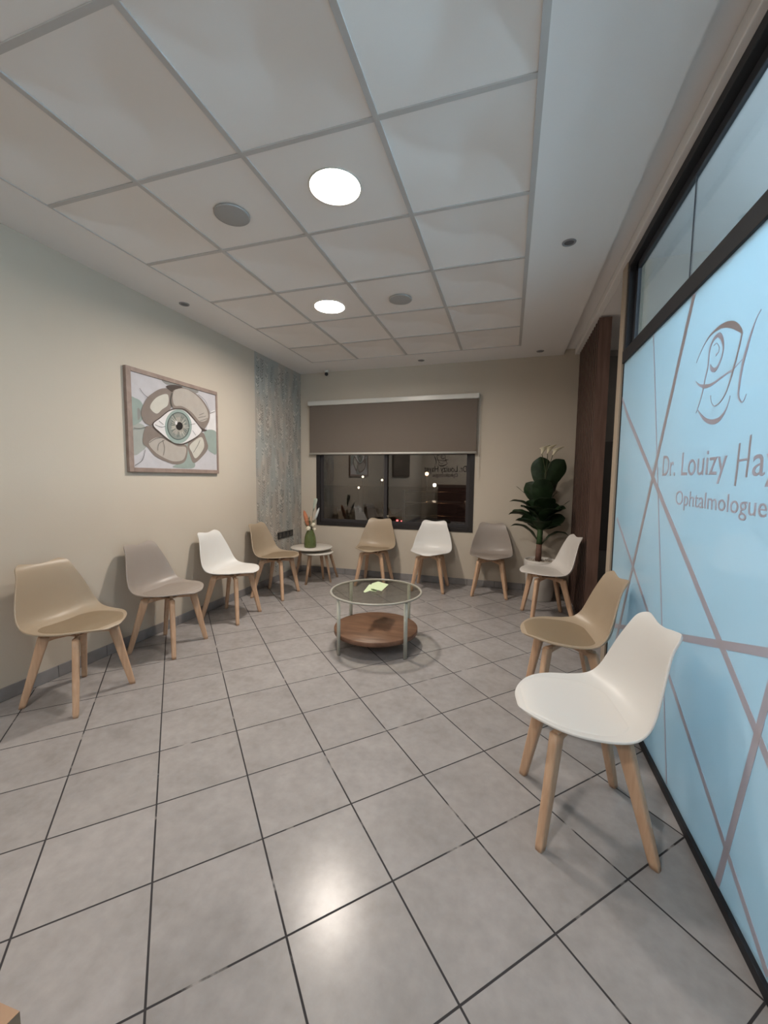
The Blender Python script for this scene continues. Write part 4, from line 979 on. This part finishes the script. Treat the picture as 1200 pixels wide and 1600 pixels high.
# ------------------------------------------------------------------ wooden corner at the lower left of the view
t = thing('wooden_counter', 'corner of a light wood counter top at the lower left edge of the photo', 'counter', (-.482, .250, 0), math.radians(0))
dA = Vector((-.033, -.0025, 0)); dA = Vector((-1.0, -.06, 0)).normalized(); dB = Vector((-.10, -1.0, 0)).normalized()
bm = bmesh.new(); c0 = [Vector((0, 0, 0)), dA * .55, dA * .55 + dB * .9, dB * .9]
lo = [bm.verts.new(c + Vector((0, 0, .715))) for c in c0]; hi = [bm.verts.new(c + Vector((0, 0, .75))) for c in c0]
bm.faces.new(lo); bm.faces.new(hi)
for i in range(4): bm.faces.new((lo[i], lo[(i + 1) % 4], hi[(i + 1) % 4], hi[i]))
obj('counter_top', bm, PINE, t)
bm = bmesh.new(); c1 = [dA * .03 + dB * .03, dA * .52 + dB * .03, dA * .52 + dB * .87, dA * .03 + dB * .87]
lo = [bm.verts.new(c) for c in c1]; hi = [bm.verts.new(c + Vector((0, 0, .7148))) for c in c1]
bm.faces.new(lo); bm.faces.new(hi)
for i in range(4): bm.faces.new((lo[i], lo[(i + 1) % 4], hi[(i + 1) % 4], hi[i]))
obj('cabinet', bm, PINE, t)

# ------------------------------------------------------------------ behind the camera: what the window reflects
tv = thing('wall_screen', 'large dark switched-off screen on the left wall behind the camera, reflected in the window', 'screen', (XL, -.27, 1.8))
bm = bmesh.new(); add_box(bm, .001, .05, -.83, .83, -.44, .46, .006); obj('screen_case', bm, BLACKP, tv)
bm = bmesh.new(); add_box(bm, .0505, .053, -.81, .81, -.42, .44); obj('display', bm, mat('dark_display', (.012, .012, .014, 1), .15), tv)
dk = thing('reception_desk', 'dark red brown reception desk at the rear wall, reflected in the window', 'desk', (-1.5, YR + .45, 0))
bm = bmesh.new(); add_box(bm, -.62, .80, -.30, .25, 0.002, 1.10, .004); obj('desk_body', bm, REDWOOD, dk)
bm = bmesh.new(); add_box(bm, -.65, .83, -.33, .28, 1.1005, 1.14, .004); obj('desk_top', bm, REDWOOD, dk)
SIGN = mat('dark_sign', (.03, .027, .025, 1), .5)
sg = thing('wall_sign', 'dark eye doctor lettering and monogram on the rear wall, reflected in the window', 'sign', (-2.05, YR, 1.6))
for wd_, w_, x_, z_, h_ in (('Dr.', .23, -1.32, 1.555, .20), ('Louizy', .56, -1.61, 1.555, .20), ('Hayet', .48, -2.24, 1.555, .20), ('Ophtalmologue', .82, -1.60, 1.39, .12)):
    o = text_mesh('lettering', wd_, SIGN, None, h_, w_, (x_, YR + .006, z_), '+y', -1, .012); o.parent = sg; rel(o, sg)
bm = bmesh.new()
for k, s in enumerate(LOGO):
    P = catmull([((y - 1.78) * -1.25, (z - 1.6) * 1.25, w * 2.2) for y, z, w in s], 5); prev = None
    for i, p in enumerate(P):
        a = P[max(i - 1, 0)]; b = P[min(i + 1, len(P) - 1)]; d = Vector((b.x - a.x, b.y - a.y)).normalized(); n_ = Vector((-d.y, d.x)) * max(p.z, .008) / 2
        cur = [bm.verts.new((-(p.x + n_.x * sg_), .004 + .001 * k, p.y + n_.y * sg_ + .22)) for sg_ in (1, -1)]
        if prev: bm.faces.new((prev[0], cur[0], cur[1], prev[1]))
        prev = cur
obj('monogram', bm, SIGN, sg)

# ------------------------------------------------------------------ night street outside the window
bm = bmesh.new(); add_box(bm, -30, 12, YB + .5, 60, -1.5, -1.4); struct(obj('ground_street', bm, mat('asphalt', (.14, .12, .10, 1), .8)))
for a, lab in (((-11.15, 30, 1.41), 'warm street lamp left of the window mullion, highest on the left'), ((-9.28, 30, 1.53), 'warm street lamp just at the mullion, upper one'), ((-9.54, 30, 1.17), 'warm street lamp just left of the mullion, lower one'),
          ((-5.98, 30, 1.68), 'orange street lamp in the right pane, upper one'), ((-5.37, 30, .84), 'white street lamp in the right pane, lower one'), ((-11.5, 30, .54), 'faint street lamp low in the left pane'), ((-8.65, 28, -.47), 'bright white low lamp behind the mullion')):
    t = thing('street_lamp', lab, 'street lamp', (a[0], a[1], -1.4), 0, 'street lamps outside the window')
    h = a[2] + 1.4
    bm = bmesh.new(); add_tube(bm, [(0, 0, 0), (0, 0, h * .5), (0, 0, h - .08)], [.05, .04, .03], 8); obj('pole', bm, BLACKP, t)
    big = a[2] in (1.68, .84, -.47); warm = a[2] == 1.68
    bm = bmesh.new(); bmesh.ops.create_uvsphere(bm, u_segments=12, v_segments=8, radius=.13 if big else .075, matrix=Matrix.Translation((0, 0, h)))
    obj('lamp_head', bm, mat('street_bulb', (1, 1, 1, 1), .5, emit=((1, .62, .32, 1) if warm else (1, .82, .62, 1)), estr=14 if big else 7), t, True)
car = thing('parked_car', 'dark parked car with red tail lights seen through the window', 'car', (-3.6, 17.5, -1.4))
bm = bmesh.new()
side = [(-2.3, .25), (-2.32, .62), (-2.1, .92), (-1.3, 1.02), (-.55, 1.55), (.2, 1.72), (1.5, 1.72), (2.1, 1.35), (2.3, .95), (2.3, .25)]
fr = [bm.verts.new((x, -.85 + (.12 if z > 1.05 else 0), z)) for x, z in side]; bk = [bm.verts.new((x, .85 - (.12 if z > 1.05 else 0), z)) for x, z in side]
bm.faces.new(fr); bm.faces.new(bk)
for i in range(len(side)): bm.faces.new((fr[i], fr[(i + 1) % len(side)], bk[(i + 1) % len(side)], bk[i]))
CARM = mat('car_paint', (.012, .010, .010, 1), .15, coat=.5)
obj('body', bm, CARM, car)
for wx in (-1.45, 1.45):
    for wy in (-.80, .80):
        bm = bmesh.new(); add_lathe(bm, [(0, -.1), (.30, -.1), (.33, -.07), (.33, .07), (.30, .1), (0, .1)], 24)
        bmesh.ops.rotate(bm, verts=bm.verts[:], cent=(0, 0, 0), matrix=Matrix.Rotation(PI / 2, 3, 'X')); bmesh.ops.translate(bm, verts=bm.verts[:], vec=(wx, wy, .33)); obj('wheel', bm, BLACKP, car)
RED = mat('tail_light', (.5, .02, .02, 1), .4, emit=(1, .12, .12, 1), estr=6)
for dx in (-.98, -.78):
    bm = bmesh.new(); bmesh.ops.create_uvsphere(bm, u_segments=10, v_segments=8, radius=.05, matrix=Matrix.Translation((dx, -1.3, 1.30))); 
    bm.free()
for dx in (-2.0, -.0):
    pass
bm = bmesh.new(); add_box(bm, -1.02, -.94, -.876, -.845, .80, .93, .01); obj('tail_light', bm, RED, car)
bm = bmesh.new(); add_box(bm, -.82, -.76, -.876, -.845, .80, .90, .01); obj('tail_light', bm, RED, car)
rl = thing('window_railing', 'dark metal railing with horizontal bars outside the right half of the window', 'railing', (-.95, 5.6, -1.4))
RAILM = mat('railing_metal', (.20, .12, .07, 1), .25, metal=1.0)
for z in (2.54, 2.38, 2.20):
    bm = bmesh.new(); add_tube(bm, [(-.50, 0, z), (.60, 0, z)], .008, 10); obj('rail_bar', bm, RAILM, rl, True)
for x in (-.50, .60):
    bm = bmesh.new(); add_box(bm, x - .015, x + .015, -.015, .015, 0.0, 2.56); obj('post', bm, DARKM, rl)
# low building across the street, plain and unlit
bl = thing('street_wall', 'long unlit wall across the street behind the lamps', 'wall', (-8, 34, -1.4))
bm = bmesh.new(); add_box(bm, -22, 20, 0, .4, 0, 2.0); obj('wall_body', bm, mat('street_wall', (.05, .042, .036, 1), .9), bl)
